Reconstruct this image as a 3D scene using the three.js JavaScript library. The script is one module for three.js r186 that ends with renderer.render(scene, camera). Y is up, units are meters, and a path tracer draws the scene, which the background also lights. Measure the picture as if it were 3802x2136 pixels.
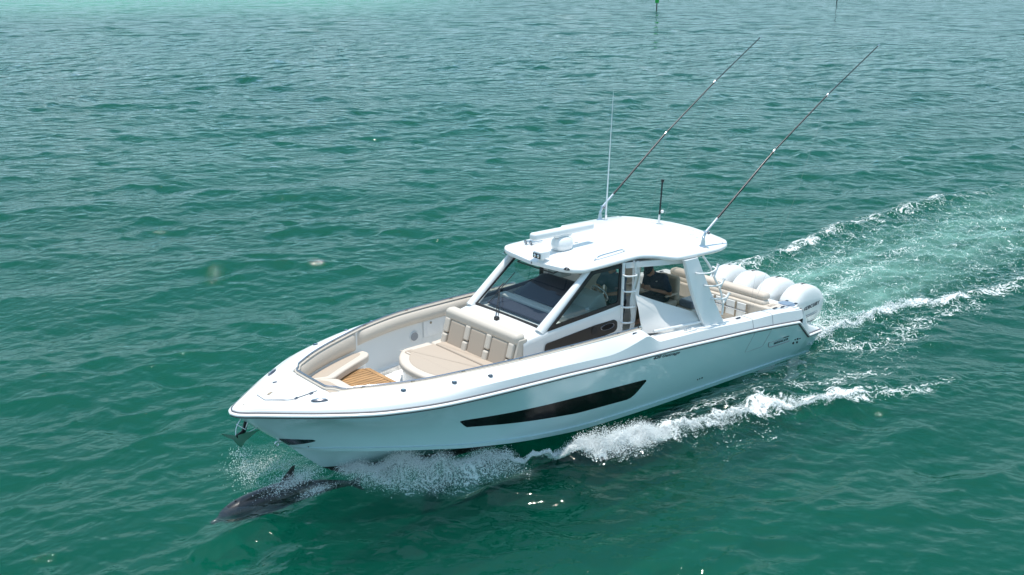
import * as THREE from 'three';
import { RoundedBoxGeometry } from 'three/addons/geometries/RoundedBoxGeometry.js';
import { TextGeometry } from 'three/addons/geometries/TextGeometry.js';
import { FontLoader } from 'three/addons/loaders/FontLoader.js';
import { mergeGeometries, mergeVertices, toCreasedNormals } from 'three/addons/utils/BufferGeometryUtils.js';
import { createNoise2D, createNoise3D } from 'simplex-noise';

// ---------------------------------------------------------------- camera, sky, sun, exposure
const scene = new THREE.Scene();
const camera = new THREE.PerspectiveCamera(2 * Math.atan(1068 / 3800) * 180 / Math.PI, 3802 / 2136, 0.1, 20000);
camera.position.set(0, 8.117, 0);
camera.rotation.set(-0.31763, 0, 0);
scene.add(camera);

const renderer = new THREE.WebGLRenderer({ antialias: true });
renderer.toneMapping = THREE.LinearToneMapping;
renderer.toneMappingExposure = 1.0;
renderer.shadowMap.enabled = true;

const mulberry = (a) => () => { a |= 0; a = (a + 0x6d2b79f5) | 0; let t = Math.imul(a ^ (a >>> 15), 1 | a); t = (t + Math.imul(t ^ (t >>> 7), 61 | t)) ^ t; return ((t ^ (t >>> 14)) >>> 0) / 4294967296; };
const rnd = mulberry(420);
const noise2 = createNoise2D(mulberry(11)), noise2b = createNoise2D(mulberry(12)), noise3 = createNoise3D(mulberry(13));
const clamp = (x, a = 0, b = 1) => Math.min(b, Math.max(a, x));
const smooth = (a, b, x) => { const t = clamp((x - a) / (b - a)); return t * t * (3 - 2 * t); };
const lerp = (a, b, t) => a + (b - a) * t;
const V = (x, y, z) => new THREE.Vector3(x, y, z);

// a hazy summer sky with thin broken cloud
{
  const w = 512, h = 256, d = new Float32Array(w * h * 4);
  for (let j = 0; j < h; j++) {
    const el = (j + 0.5) / h * Math.PI - Math.PI / 2, up = Math.sin(el);
    for (let i = 0; i < w; i++) {
      const az = (i + 0.5) / w * 2 * Math.PI, o = (j * w + i) * 4;
      const t = smooth(0, 0.75, up), glow = Math.exp(-((1 - up) / 0.20));   // brightest round the sun overhead
      let r = lerp(0.40, 0.21, t) + 0.55 * glow, g = lerp(0.64, 0.47, t) + 0.55 * glow, b = lerp(0.75, 0.80, t) + 0.50 * glow;
      const k = 1.6 / (Math.max(up, 0) + 0.35), x = Math.cos(az) * Math.cos(el) * k, y = Math.sin(az) * Math.cos(el) * k;
      let n = 0, a = 0.5; for (let q = 0; q < 4; q++) { n += a * noise2(x * 1.1 * 2 ** q + 7, y * 1.1 * 2 ** q - 3); a *= 0.5; }
      const c = smooth(0.0, 0.7, n) * 0.4 * smooth(0.0, 0.15, up);
      r = lerp(r, Math.max(r, 0.86), c); g = lerp(g, Math.max(g, 0.93), c); b = lerp(b, Math.max(b, 0.98), c);
      d[o] = r; d[o + 1] = g; d[o + 2] = b; d[o + 3] = 1;
    }
  }
  const sky = new THREE.DataTexture(d, w, h, THREE.RGBAFormat, THREE.FloatType);
  sky.mapping = THREE.EquirectangularReflectionMapping; sky.magFilter = THREE.LinearFilter; sky.minFilter = THREE.LinearFilter; sky.needsUpdate = true;
  scene.background = sky; scene.environment = sky;
}

// ---------------------------------------------------------------- the boat's own frame: x aft from the stem head, y up, z to port
const HEAD = 0.72356, TRIM = 0.03333;
const boat = new THREE.Group();
boat.name = 'motor_boat';
boat.position.set(-4.1716, 0, -13.7554);
boat.rotation.order = 'YZX';
boat.rotation.set(0, HEAD, -TRIM);
boat.userData = { label: 'white centre console motor boat with hardtop and four white outboard engines under way', category: 'boat' };
scene.add(boat);
boat.updateMatrixWorld(true);
// level plan coordinates along and across the boat's course -> world x, z
const cH = Math.cos(HEAD), sH = Math.sin(HEAD);
const planToWorld = (s, z) => [-4.1716 + s * cH + z * sH, -13.7554 - s * sH + z * cH];
const worldToPlan = (X, Zw) => { const dx = X + 4.1716, dd = -13.7554 - Zw; return [dx * cH + dd * sH, dx * sH - dd * cH]; };

const sun = new THREE.DirectionalLight(0xfff8ee, 4.3);
{
  const dir = V(0.05, 1, -0.07).applyQuaternion(new THREE.Quaternion().setFromEuler(new THREE.Euler(0, HEAD, 0))).normalize();
  const c = V(2, 0, -20);
  sun.position.copy(c).addScaledVector(dir, 60); sun.target.position.copy(c);
  sun.castShadow = true; sun.shadow.mapSize.set(4096, 4096); sun.shadow.radius = 1;
  Object.assign(sun.shadow.camera, { left: -40, right: 40, top: 40, bottom: -40, near: 1, far: 150 });
  scene.add(sun, sun.target);
}

// ---------------------------------------------------------------- helpers
const std = (o) => new THREE.MeshPhysicalMaterial({ side: THREE.DoubleSide, ...o });
const rgb = (r, g, b) => new THREE.Color().setRGB(r, g, b);
function noiseTexture(n, f, srgb, reps = 1) {     // f(u, v) -> [r, g, b] 0..255, tiling is up to f
  const d = new Uint8Array(n * n * 4);
  for (let j = 0; j < n; j++) for (let i = 0; i < n; i++) { const c = f((i + 0.5) / n, (j + 0.5) / n), o = (j * n + i) * 4; d[o] = c[0]; d[o + 1] = c[1]; d[o + 2] = c[2]; d[o + 3] = 255; }
  const t = new THREE.DataTexture(d, n, n);
  t.wrapS = t.wrapT = THREE.RepeatWrapping; t.magFilter = THREE.LinearFilter; t.minFilter = THREE.LinearMipmapLinearFilter; t.generateMipmaps = true; t.repeat.set(reps, reps);
  if (srgb) t.colorSpace = THREE.SRGBColorSpace;
  t.needsUpdate = true; return t;
}
// periodic noise from a torus in 4 cosines (cheap: a sum of lattice waves)
function latticeField(n, count, kmin, kmax, dirx, diry, spread, power, seed) {
  const r = mulberry(seed), waves = [];
  while (waves.length < count) {
    const k = kmin * Math.pow(kmax / kmin, r()), a = Math.atan2(diry, dirx) + (r() + r() + r() - 1.5) * spread;
    const kx = Math.round(k * Math.cos(a)), ky = Math.round(k * Math.sin(a)), kk = Math.hypot(kx, ky);
    if (kk < kmin * 0.7) continue;
    waves.push([kx, ky, Math.pow(kk, -power), r() * 6.2832]);
  }
  const h = new Float32Array(n * n);
  const cs = new Float32Array(n), sn = new Float32Array(n);
  for (let i = 0; i < n; i++) { cs[i] = Math.cos(i / n * 2 * Math.PI); sn[i] = Math.sin(i / n * 2 * Math.PI); }
  for (const [kx, ky, a, p] of waves) {
    const cp = Math.cos(p), sp = Math.sin(p);
    for (let j = 0; j < n; j++) {
      let q = (ky * j) % n; if (q < 0) q += n;
      for (let i = 0; i < n; i++) {
        let m = (kx * i + q) % n; if (m < 0) m += n;
        h[j * n + i] += a * (cs[m] * cp - sn[m] * sp);
      }
    }
  }
  let s = 0; for (const x of h) s += x * x; s = Math.sqrt(s / h.length);
  for (let i = 0; i < h.length; i++) h[i] /= s;
  return h;   // unit rms
}
function fieldTexture(h, n, lo, hi) { const d = new Uint8Array(n * n * 4); for (let i = 0; i < n * n; i++) { const v = clamp((h[i] - lo) / (hi - lo)) * 255; d[i * 4] = d[i * 4 + 1] = d[i * 4 + 2] = v; d[i * 4 + 3] = 255; } const t = new THREE.DataTexture(d, n, n); t.wrapS = t.wrapT = THREE.RepeatWrapping; t.magFilter = THREE.LinearFilter; t.minFilter = THREE.LinearMipmapLinearFilter; t.generateMipmaps = true; t.needsUpdate = true; return t; }
function normalTexture(h, n, slope) {   // slope: rms slope wanted
  const d = new Uint8Array(n * n * 4), gx = new Float32Array(n * n), gy = new Float32Array(n * n); let q = 0;
  for (let j = 0; j < n; j++) for (let i = 0; i < n; i++) { const o = j * n + i; gx[o] = h[j * n + (i + 1) % n] - h[j * n + (i + n - 1) % n]; gy[o] = h[((j + 1) % n) * n + i] - h[((j + n - 1) % n) * n + i]; q += gx[o] ** 2 + gy[o] ** 2; }
  const k = slope / Math.sqrt(q / (n * n));
  for (let o = 0; o < n * n; o++) { const x = -gx[o] * k, y = -gy[o] * k, l = 1 / Math.hypot(x, y, 1); d[o * 4] = 127.5 + 127.5 * x * l; d[o * 4 + 1] = 127.5 + 127.5 * y * l; d[o * 4 + 2] = 127.5 + 127.5 * l; d[o * 4 + 3] = 255; }
  const t = new THREE.DataTexture(d, n, n); t.wrapS = t.wrapT = THREE.RepeatWrapping; t.magFilter = THREE.LinearFilter; t.minFilter = THREE.LinearMipmapLinearFilter; t.generateMipmaps = true; t.needsUpdate = true; return t;
}
const used = new Map();
function numbered(n) { const k = used.get(n) || 0; used.set(n, k + 1); return k ? `${n}_${String(k).padStart(3, '0')}` : n; }
function part(name, geo, mat, parent = boat, label) {
  if (Array.isArray(geo)) geo = merge(geo);
  const m = new THREE.Mesh(geo, mat); m.name = parent === scene ? numbered(name) : name; m.castShadow = m.receiveShadow = true;
  if (label) m.userData.label = label;
  parent.add(m); return m;
}
function merge(list) {
  const l = list.map((g) => { let q = g.index ? g.toNonIndexed() : g.clone(); for (const k of Object.keys(q.attributes)) if (!['position', 'normal', 'uv'].includes(k)) q.deleteAttribute(k); if (!q.attributes.uv) q.setAttribute('uv', new THREE.BufferAttribute(new Float32Array(q.attributes.position.count * 2), 2)); return q; });
  return mergeGeometries(l);
}
function mirrorZ(g) {
  const q = (g.index ? g.toNonIndexed() : g.clone()), p = q.attributes.position, n = q.attributes.normal;
  for (let i = 0; i < p.count; i++) { p.setZ(i, -p.getZ(i)); if (n) n.setZ(i, -n.getZ(i)); }
  for (const a of Object.values(q.attributes)) for (let i = 0; i < a.count; i += 3) for (let c = 0; c < a.itemSize; c++) { const t = a.getComponent(i + 1, c); a.setComponent(i + 1, c, a.getComponent(i + 2, c)); a.setComponent(i + 2, c, t); }
  return q;
}
function pair(name, geo, mat, parent = boat) { if (Array.isArray(geo)) geo = merge(geo); return [part(name, geo, mat, parent), part(name, mirrorZ(geo), mat, parent)]; }
// surface through rows of points
function loft(rows, closed = false) {
  const m = rows.length, n = rows[0].length, pos = [], uv = [], idx = [];
  for (let i = 0; i < m; i++) { let d = 0; for (let j = 0; j < n; j++) { const p = rows[i][j]; pos.push(p.x, p.y, p.z); if (j) d += p.distanceTo(rows[i][j - 1]); uv.push(p.x, d); } }
  for (let i = 0; i < m - 1; i++) for (let j = 0; j < n - (closed ? 0 : 1); j++) { const a = i * n + j, b = i * n + (j + 1) % n, c = a + n, d = b + n; idx.push(a, c, b, b, c, d); }
  const g = new THREE.BufferGeometry(); g.setAttribute('position', new THREE.Float32BufferAttribute(pos, 3)); g.setAttribute('uv', new THREE.Float32BufferAttribute(uv, 2)); g.setIndex(idx); g.computeVertexNormals(); return g;
}
function capped(rows) {   // closed tube of rows with flat-fan ends
  const side = loft(rows, true), caps = [rows[0], rows[rows.length - 1]].map((r, e) => {
    const c = r.reduce((a, p) => a.add(p), V(0, 0, 0)).multiplyScalar(1 / r.length), pos = [];
    for (let j = 0; j < r.length; j++) { const a = r[j], b = r[(j + 1) % r.length]; (e ? [c, a, b] : [c, b, a]).forEach((p) => pos.push(p.x, p.y, p.z)); }
    const g = new THREE.BufferGeometry(); g.setAttribute('position', new THREE.Float32BufferAttribute(pos, 3)); g.computeVertexNormals(); return g;
  });
  return merge([side, ...caps]);
}
function tube(pts, r, seg = 8, div = 0, closed = false) {
  const c = new THREE.CatmullRomCurve3(pts.map((p) => Array.isArray(p) ? V(...p) : p), closed, 'centripetal');
  return new THREE.TubeGeometry(c, div || Math.max(2, pts.length * 4), r, seg, closed);
}
function rod(a, b, r, r2 = r, seg = 10) {
  a = Array.isArray(a) ? V(...a) : a; b = Array.isArray(b) ? V(...b) : b;
  const d = b.clone().sub(a), g = new THREE.CylinderGeometry(r2, r, d.length(), seg);
  g.applyQuaternion(new THREE.Quaternion().setFromUnitVectors(V(0, 1, 0), d.clone().normalize())); g.translate(...a.clone().add(b).multiplyScalar(0.5).toArray()); return g;
}
function rbox(s0, s1, y0, y1, z0, z1, r = 0.02, seg = 3) { const g = new RoundedBoxGeometry(s1 - s0, y1 - y0, z1 - z0, seg, Math.min(r, (s1 - s0) / 2.01, (y1 - y0) / 2.01, (z1 - z0) / 2.01)); g.translate((s0 + s1) / 2, (y0 + y1) / 2, (z0 + z1) / 2); return g; }
function shapeOf(pts, round = 0) {
  const sh = new THREE.Shape(), n = pts.length;
  if (!round) { pts.forEach((p, i) => (i ? sh.lineTo(p[0], p[1]) : sh.moveTo(p[0], p[1]))); sh.closePath(); return sh; }
  for (let i = 0; i < n; i++) {
    const p = pts[i], a = pts[(i + n - 1) % n], b = pts[(i + 1) % n], la = Math.hypot(a[0] - p[0], a[1] - p[1]), lb = Math.hypot(b[0] - p[0], b[1] - p[1]), r = Math.min(p[2] ?? round, la * 0.48, lb * 0.48);
    const q0 = [lerp(p[0], a[0], r / la), lerp(p[1], a[1], r / la)], q1 = [lerp(p[0], b[0], r / lb), lerp(p[1], b[1], r / lb)];
    i ? sh.lineTo(...q0) : sh.moveTo(...q0); sh.quadraticCurveTo(p[0], p[1], ...q1);
  }
  sh.closePath(); return sh;
}
function extr(sh, depth, bevel, seg = 3, curve = 8) { const b = Math.min(bevel, depth / 2 - 1e-4); const g = new THREE.ExtrudeGeometry(sh, { depth: depth - 2 * b, bevelEnabled: b > 0, bevelSize: b, bevelThickness: b, bevelOffset: -b, bevelSegments: seg, curveSegments: curve }); g.translate(0, 0, b); return g; }
// plan outline [(x, z)] between heights y0 and y1
function slab(pts, y0, y1, bevel = 0.01, round = 0.03, seg = 3) { const g = extr(shapeOf(pts.map((p) => [p[0], -p[1], p[2]].slice(0, p.length)), round), y1 - y0, bevel, seg); g.rotateX(-Math.PI / 2); g.translate(0, y0, 0); return g; }
// side outline [(x, y)] between z0 and z1
function plate(pts, z0, z1, bevel = 0.005, round = 0.02, seg = 2) { const g = extr(shapeOf(pts, round), z1 - z0, bevel, seg); g.translate(0, 0, z0); return g; }
function spline(ks, vs) {   // monotone cubic
  const n = ks.length, d = [], m = [];
  for (let i = 0; i < n - 1; i++) d.push((vs[i + 1] - vs[i]) / (ks[i + 1] - ks[i]));
  for (let i = 0; i < n; i++) { if (i === 0) m.push(d[0]); else if (i === n - 1) m.push(d[n - 2]); else { const a = d[i - 1], b = d[i]; m.push(a * b <= 0 ? 0 : 2 * a * b / (a + b)); } }
  return (x) => {
    if (x <= ks[0]) return vs[0]; if (x >= ks[n - 1]) return vs[n - 1];
    let i = 0; while (x > ks[i + 1]) i++;
    const h = ks[i + 1] - ks[i], t = (x - ks[i]) / h, t2 = t * t, t3 = t2 * t;
    return vs[i] * (2 * t3 - 3 * t2 + 1) + h * m[i] * (t3 - 2 * t2 + t) + vs[i + 1] * (3 * t2 - 2 * t3) + h * m[i + 1] * (t3 - t2);
  };
}
const range = (a, b, n) => Array.from({ length: n + 1 }, (_, i) => a + (b - a) * i / n);

// ---------------------------------------------------------------- materials
const vinylBump = noiseTexture(256, (u, v) => { const n = 128 + 60 * noise2(u * 40, v * 40) + 40 * noise2(u * 90, v * 90); return [n, n, n]; }, false);
const weave = noiseTexture(128, (u, v) => { const a = Math.sin(u * 2 * Math.PI * 32), b = Math.sin(v * 2 * Math.PI * 32); const n = 128 + 60 * (a * b) + 30 * noise2(u * 30, v * 30); return [n, n, n]; }, false, 6);
const teakMap = noiseTexture(512, (u, v) => { const g = noise2(u * 3, v * 60) * 0.5 + noise2(u * 8, v * 160) * 0.35 + noise2b(u * 2, v * 9) * 0.5; const k = 1 + 0.16 * g; return [clamp(172 * k, 0, 255), clamp(132 * k, 0, 255), clamp(88 * k, 0, 255)]; }, true);
const M = {
  gel: std({ color: rgb(0.80, 0.80, 0.79), roughness: 0.28, clearcoat: 0.5, clearcoatRoughness: 0.08 }),
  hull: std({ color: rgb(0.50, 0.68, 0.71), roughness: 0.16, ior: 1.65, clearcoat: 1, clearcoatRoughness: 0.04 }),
  liner: std({ color: rgb(0.78, 0.78, 0.76), roughness: 0.45 }),
  cream: std({ color: rgb(0.62, 0.55, 0.47), roughness: 0.55, bumpMap: vinylBump, bumpScale: 0.0006 }),
  beige: std({ color: rgb(0.46, 0.38, 0.305), roughness: 0.8, bumpMap: weave, bumpScale: 0.0006, sheen: 0.2, sheenColor: rgb(0.6, 0.5, 0.4) }),
  taupe: std({ color: rgb(0.34, 0.28, 0.21), roughness: 0.8 }),
  steel: std({ color: rgb(0.75, 0.75, 0.76), metalness: 1, roughness: 0.14 }),
  anchor: std({ color: rgb(0.5, 0.5, 0.5), metalness: 1, roughness: 0.28 }),
  railSteel: std({ color: rgb(0.42, 0.43, 0.48), metalness: 1, roughness: 0.18 }),
  darkSteel: std({ color: rgb(0.22, 0.22, 0.25), metalness: 1, roughness: 0.2 }),
  black: std({ color: rgb(0.012, 0.012, 0.014), roughness: 0.35 }),
  blackGloss: std({ color: rgb(0.004, 0.004, 0.006), roughness: 0.16, specularIntensity: 0.5 }),
  bottom: std({ color: rgb(0.015, 0.014, 0.014), roughness: 0.7 }),
  rubber: std({ color: rgb(0.10, 0.10, 0.115), roughness: 0.5 }),
  teak: std({ color: 0xffffff, map: teakMap, roughness: 0.6 }),
  caulk: std({ color: rgb(0.05, 0.03, 0.02), roughness: 0.8 }),
  navyMat: std({ color: rgb(0.016, 0.022, 0.045), roughness: 0.7 }),
  dashGrey: std({ color: rgb(0.42, 0.43, 0.42), roughness: 0.5 }),
  brownPanel: std({ color: rgb(0.028, 0.022, 0.019), roughness: 0.45 }),
  glass: std({ color: rgb(0.93, 0.97, 0.96), roughness: 0.02, transmission: 1, thickness: 0, ior: 1.45 }),
  tint: std({ color: rgb(0.70, 0.80, 0.79), roughness: 0.02, transmission: 1, thickness: 0, ior: 1.5 }),
  vinyl: std({ color: rgb(0.66, 0.645, 0.60), roughness: 0.04, transmission: 1, thickness: 0, ior: 1.4 }),
  canvas: std({ color: rgb(0.70, 0.69, 0.67), roughness: 0.85, bumpMap: vinylBump, bumpScale: 0.001 }),
  engine: std({ color: rgb(0.80, 0.80, 0.78), roughness: 0.22, clearcoat: 0.8, clearcoatRoughness: 0.06 }),
  grey: std({ color: rgb(0.30, 0.31, 0.33), roughness: 0.5 }),
  decal: std({ color: rgb(0.03, 0.035, 0.045), roughness: 0.4 }),
  paleBlue: std({ color: rgb(0.20, 0.26, 0.36), roughness: 0.15, clearcoat: 0.7 }),
  whip: std({ color: rgb(0.78, 0.82, 0.84), roughness: 0.3 }),
  pole: std({ color: rgb(0.025, 0.025, 0.03), metalness: 0.2, roughness: 0.25 }),
  skin: std({ color: rgb(0.42, 0.23, 0.155), roughness: 0.55 }),
};

// ---------------------------------------------------------------- hull lines
const rubZ = spline([0, 0.03, 0.1, 0.25, 0.6, 1.1, 1.8, 2.8, 4, 5.5, 7.5, 9.5, 11.85, 12.8], [0, 0.085, 0.165, 0.285, 0.58, 0.97, 1.40, 1.71, 1.86, 1.92, 1.95, 1.95, 1.93, 1.90]);
const rubYraw = spline([0, 3.5, 4.8, 6, 7.4, 9, 10.2, 10.95, 11.85], [1.595, 1.595, 1.565, 1.505, 1.44, 1.335, 1.25, 1.18, 1.085]);
const rubY = (s) => (s < 11.85 ? rubYraw(s) : s < 12.3 ? lerp(1.085, 0.69, (s - 11.85) / 0.45) : 0.69);
const chZ = spline([0.95, 1.2, 1.43, 1.97, 2.75, 3.4, 4.8, 6, 8.3, 12.8], [0, 0.30, 0.50, 0.85, 1.19, 1.35, 1.54, 1.615, 1.63, 1.66]);
const chY = spline([0.95, 1.43, 1.97, 2.75, 3.4, 4.8, 6, 8.3, 10, 12.8], [0.775, 0.775, 0.747, 0.666, 0.562, 0.385, 0.29, 0.21, 0.185, 0.15]);
const keelY = spline([0.95, 1.27, 1.54, 2.0, 3, 5, 8, 12.8], [0.775, 0.467, 0.24, 0.0, -0.22, -0.42, -0.5, -0.52]);
const sOf = (tau, a, b) => a + (b - a) * Math.pow(tau, 1.55);
const rubP = (tau) => { const s = sOf(tau, 0, 12.8); return V(s, rubY(s), rubZ(s)); };
const chP = (tau) => { const s = sOf(tau, 0.95, 12.8); return V(s, chY(s), chZ(s)); };
function hullP(tau, t) {
  const p = chP(tau).lerp(rubP(tau), t);
  p.z *= 1 - 0.2 * (1 - smooth(0, 5, p.x)) * Math.sin(Math.PI * t);
  return p;
}
function hullAt(s, y) {   // point of the port topside at distance s and height y
  let t = 0.5, tau = 0.5;
  for (let k = 0; k < 9; k++) {
    let lo = k ? Math.max(0, tau - 0.12 / k) : 0, hi = k ? Math.min(1, tau + 0.12 / k) : 1;
    for (let i = 0; i < 17; i++) { const m = (lo + hi) / 2; hullP(m, t).x < s ? (lo = m) : (hi = m); }
    tau = (lo + hi) / 2; const a = chP(tau).y, b = rubP(tau).y; t = clamp((y - a) / (b - a), -0.2, 1.2);
  }
  return hullP(tau, t);
}
const TAUS = range(0, 1, 150).concat([0.938, 0.942, 0.946, 0.95, 0.954, 0.958, 0.962, 0.966, 0.97, 0.974]).sort((a, b) => a - b);
const STEP = 0.075;
{
  const side = [], strake = [], ledge = [], flat = [], low = [], deep = [];
  for (const tau of TAUS) {
    const f = smooth(0.0, 0.12, tau), c = chP(tau), out = 0.028 * f;
    side.push(range(STEP, 1, 14).map((t) => hullP(tau, t)));
    const a = hullP(tau, 0), b = hullP(tau, STEP); a.z += out; b.z += out;
    strake.push([a, b]); ledge.push([b, hullP(tau, STEP)]);
    const k = V(c.x, Math.min(keelY(c.x), c.y), 0), inner = V(c.x, c.y - 0.005, Math.max(0, c.z - 0.16 * f));
    flat.push([a, inner]);
    const cut = 0.27, tt = inner.y > cut ? clamp((inner.y - cut) / Math.max(1e-3, inner.y - k.y)) : 0.0;
    const mid = inner.clone().lerp(k, tt);
    low.push(range(0, 1, 4).map((t) => inner.clone().lerp(mid, t))); deep.push(range(0, 1, 6).map((t) => mid.clone().lerp(k, t)));
  }
  const port = merge([loft(side), loft(strake), loft(ledge), loft(flat), loft(low)]);
  const end = hullP(1, 0), top = hullP(1, 1), tr = (pts) => { const g = new THREE.BufferGeometry().setFromPoints(pts); g.computeVertexNormals(); return g; };
  const transom = tr([end, top, V(12.8, -0.1, 0), top, V(12.8, 0.69, 0), V(12.8, -0.1, 0)]);
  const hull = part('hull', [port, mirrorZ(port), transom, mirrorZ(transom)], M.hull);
  const bot = loft(deep);
  part('bottom_paint', [bot, mirrorZ(bot)], M.bottom, hull, 'black painted hull bottom');
}
// things laid on the topside: outlines in (s, y) wrapped to the hull
function onHull(g, off) { const p = g.attributes.position; for (let i = 0; i < p.count; i++) { const h = hullAt(p.getX(i), p.getY(i)); p.setXYZ(i, h.x, h.y, h.z + off + p.getZ(i)); } g.computeVertexNormals(); return g; }
function hullPatch(outline, n, off, thick) {   // outline: top [(s,y)] and bottom [(s,y)] polylines sampled across
  const rows = range(0, 1, n).map((u) => { const a = outline(u); const b0 = hullAt(...a[0]), b1 = hullAt(...a[1]); return [V(b0.x, b0.y, b0.z + off - thick), V(b0.x, b0.y, b0.z + off)].concat(range(0.15, 0.85, 3).map((t) => { const q = hullAt(lerp(a[0][0], a[1][0], t), lerp(a[0][1], a[1][1], t)); return V(q.x, q.y, q.z + off); }), [V(b1.x, b1.y, b1.z + off), V(b1.x, b1.y, b1.z + off - thick)]); });
  return toCreasedNormals(loft(rows), 0.5);
}
const poly = (pts) => (u) => { const d = [0]; for (let i = 1; i < pts.length; i++) d.push(d[i - 1] + Math.hypot(pts[i][0] - pts[i - 1][0], pts[i][1] - pts[i - 1][1])); const x = u * d[d.length - 1]; let i = 1; while (i < pts.length - 1 && d[i] < x) i++; const t = clamp((x - d[i - 1]) / (d[i] - d[i - 1])); return [lerp(pts[i - 1][0], pts[i][0], t), lerp(pts[i - 1][1], pts[i][1], t)]; };
{
  const topL = [[3.135, 1.135], [3.16, 1.142], [3.2, 1.145], [4.27, 1.103], [5.41, 1.056], [7.15, 0.952], [7.19, 0.942], [7.212, 0.925], [7.213, 0.905]];
  const botL = [[3.133, 1.125], [3.20, 1.06], [3.26, 0.995], [3.30, 0.981], [3.42, 0.967], [4.345, 0.842], [5.506, 0.699], [6.80, 0.618], [6.92, 0.632], [7.016, 0.69], [7.12, 0.80], [7.211, 0.898]];
  // same x on top and bottom as far as it goes
  const yTop = (s) => { let i = 1; while (i < topL.length - 1 && topL[i][0] < s) i++; return lerp(topL[i - 1][1], topL[i][1], clamp((s - topL[i - 1][0]) / (topL[i][0] - topL[i - 1][0]))); };
  const yBot = (s) => { let i = 1; while (i < botL.length - 1 && botL[i][0] < s) i++; return lerp(botL[i - 1][1], botL[i][1], clamp((s - botL[i - 1][0]) / (botL[i][0] - botL[i - 1][0]))); };
  const g = hullPatch((u) => { const s = lerp(3.135, 7.212, u < 0.1 ? u * u * 5 + u * 0.5 : u > 0.9 ? 1 - ((1 - u) ** 2 * 5 + (1 - u) * 0.5) : u); return [[s, yTop(s)], [s, yBot(s)]]; }, 60, 0.004, 0.012);
  pair('hull_window', g, M.blackGloss);
  // polished guard plate at the forefoot with the towing eye
  const gt = [[0.69, 1.035], [0.86, 1.032], [1.09, 1.02], [1.135, 1.0]], gb = [[0.695, 1.025], [0.865, 0.862], [1.09, 0.96], [1.135, 0.985]];
  const lin = (P) => (s) => { let i = 1; while (i < P.length - 1 && P[i][0] < s) i++; return [s, lerp(P[i - 1][1], P[i][1], clamp((s - P[i - 1][0]) / (P[i][0] - P[i - 1][0])))]; }, pt = lin(gt), pb = lin(gb);
  pair('bow_guard', hullPatch((u) => { const s = lerp(0.7, 1.135, u); return [pt(s), pb(s)]; }, 26, 0.006, 0.012), M.darkSteel);
  const eye = new THREE.TorusGeometry(0.035, 0.014, 10, 20); eye.translate(0.70, 0.925, 0);
  part('towing_eye', [eye, rod([0.72, 0.94, 0], [0.85, 0.95, 0], 0.014)], M.steel);
  const dot = (s, y, r) => { const g = new THREE.CylinderGeometry(r, r, 0.012, 14); g.rotateX(Math.PI / 2); const h = hullAt(s, y); g.translate(h.x, h.y, h.z + 0.002); return g; };
  for (const [s, y, r] of [[3.53, 0.53, 0.024], [8.85, 0.5, 0.014], [8.915, 0.503, 0.014], [8.985, 0.505, 0.017], [11.98, 0.666, 0.017], [12.047, 0.674, 0.026], [12.115, 0.669, 0.017], [11.97, 0.584, 0.03], [12.08, 0.586, 0.03], [1.09, 0.86, 0.01]]) part('drain_outlet', dot(s, y, r), M.black);
  // boarding door joints: a dark seam let into the topside
  const seam = (pts, w) => { const c = pts.map(([s, y]) => { const h = hullAt(s, y); h.z += 0.0015; return h; }); return new THREE.TubeGeometry(new THREE.CatmullRomCurve3(c, false, 'catmullrom', 0.05), 60, w, 5); };
  part('side_door_seam', [seam([[10.31, 1.24], [10.25, 1.0], [10.195, 0.785], [10.4, 0.777], [10.72, 0.777], [10.79, 0.80], [10.83, 0.92], [10.885, 1.17]], 0.004)], M.grey);
}
// lettering
const font = await new FontLoader().loadAsync('fonts/droid/droid_sans_bold.typeface.json');
const serif = await new FontLoader().loadAsync('fonts/droid/droid_serif_bold.typeface.json');
function lettering(text, f, size, x0, x1, y, slant = 0, rise = 0, depth = 0.004) {
  const g = new TextGeometry(text, { font: f, size, depth, curveSegments: 3, bevelEnabled: false }); g.computeBoundingBox();
  const b = g.boundingBox, k = (x1 - x0) / (b.max.x - b.min.x), p = g.attributes.position;
  for (let i = 0; i < p.count; i++) { const x = x0 + (p.getX(i) - b.min.x) * k + slant * p.getY(i); p.setXYZ(i, x, y + p.getY(i) + rise * (x - x0), p.getZ(i)); }
  return g;
}
part('model_lettering', onHull(lettering('420 Outrage', serif, 0.058, 7.215, 7.955, 1.362, 0.35, -0.082), 0.002), M.decal);
{
  const bars = (pts, w) => new THREE.TubeGeometry(new THREE.CatmullRomCurve3(pts.map(([s, y]) => { const h = hullAt(s, y); h.z += 0.002; return h; })), 40, w, 5);
  const logo = part('maker_lettering', onHull(lettering('WHALER', font, 0.054, 11.185, 11.70, 0.724), 0.002), M.decal);
  part('small_lettering', onHull(lettering('BOSTON', font, 0.026, 11.483, 11.688, 0.806), 0.002), M.decal, logo);
  part('logo_line', bars([[10.978, 0.835], [10.995, 0.77], [11.04, 0.71], [11.12, 0.687], [11.3, 0.682], [11.79, 0.678]], 0.011), M.grey, logo);
  part('logo_line', bars([[11.011, 0.813], [11.25, 0.812], [11.468, 0.811]], 0.006), M.grey, logo);
}
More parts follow.
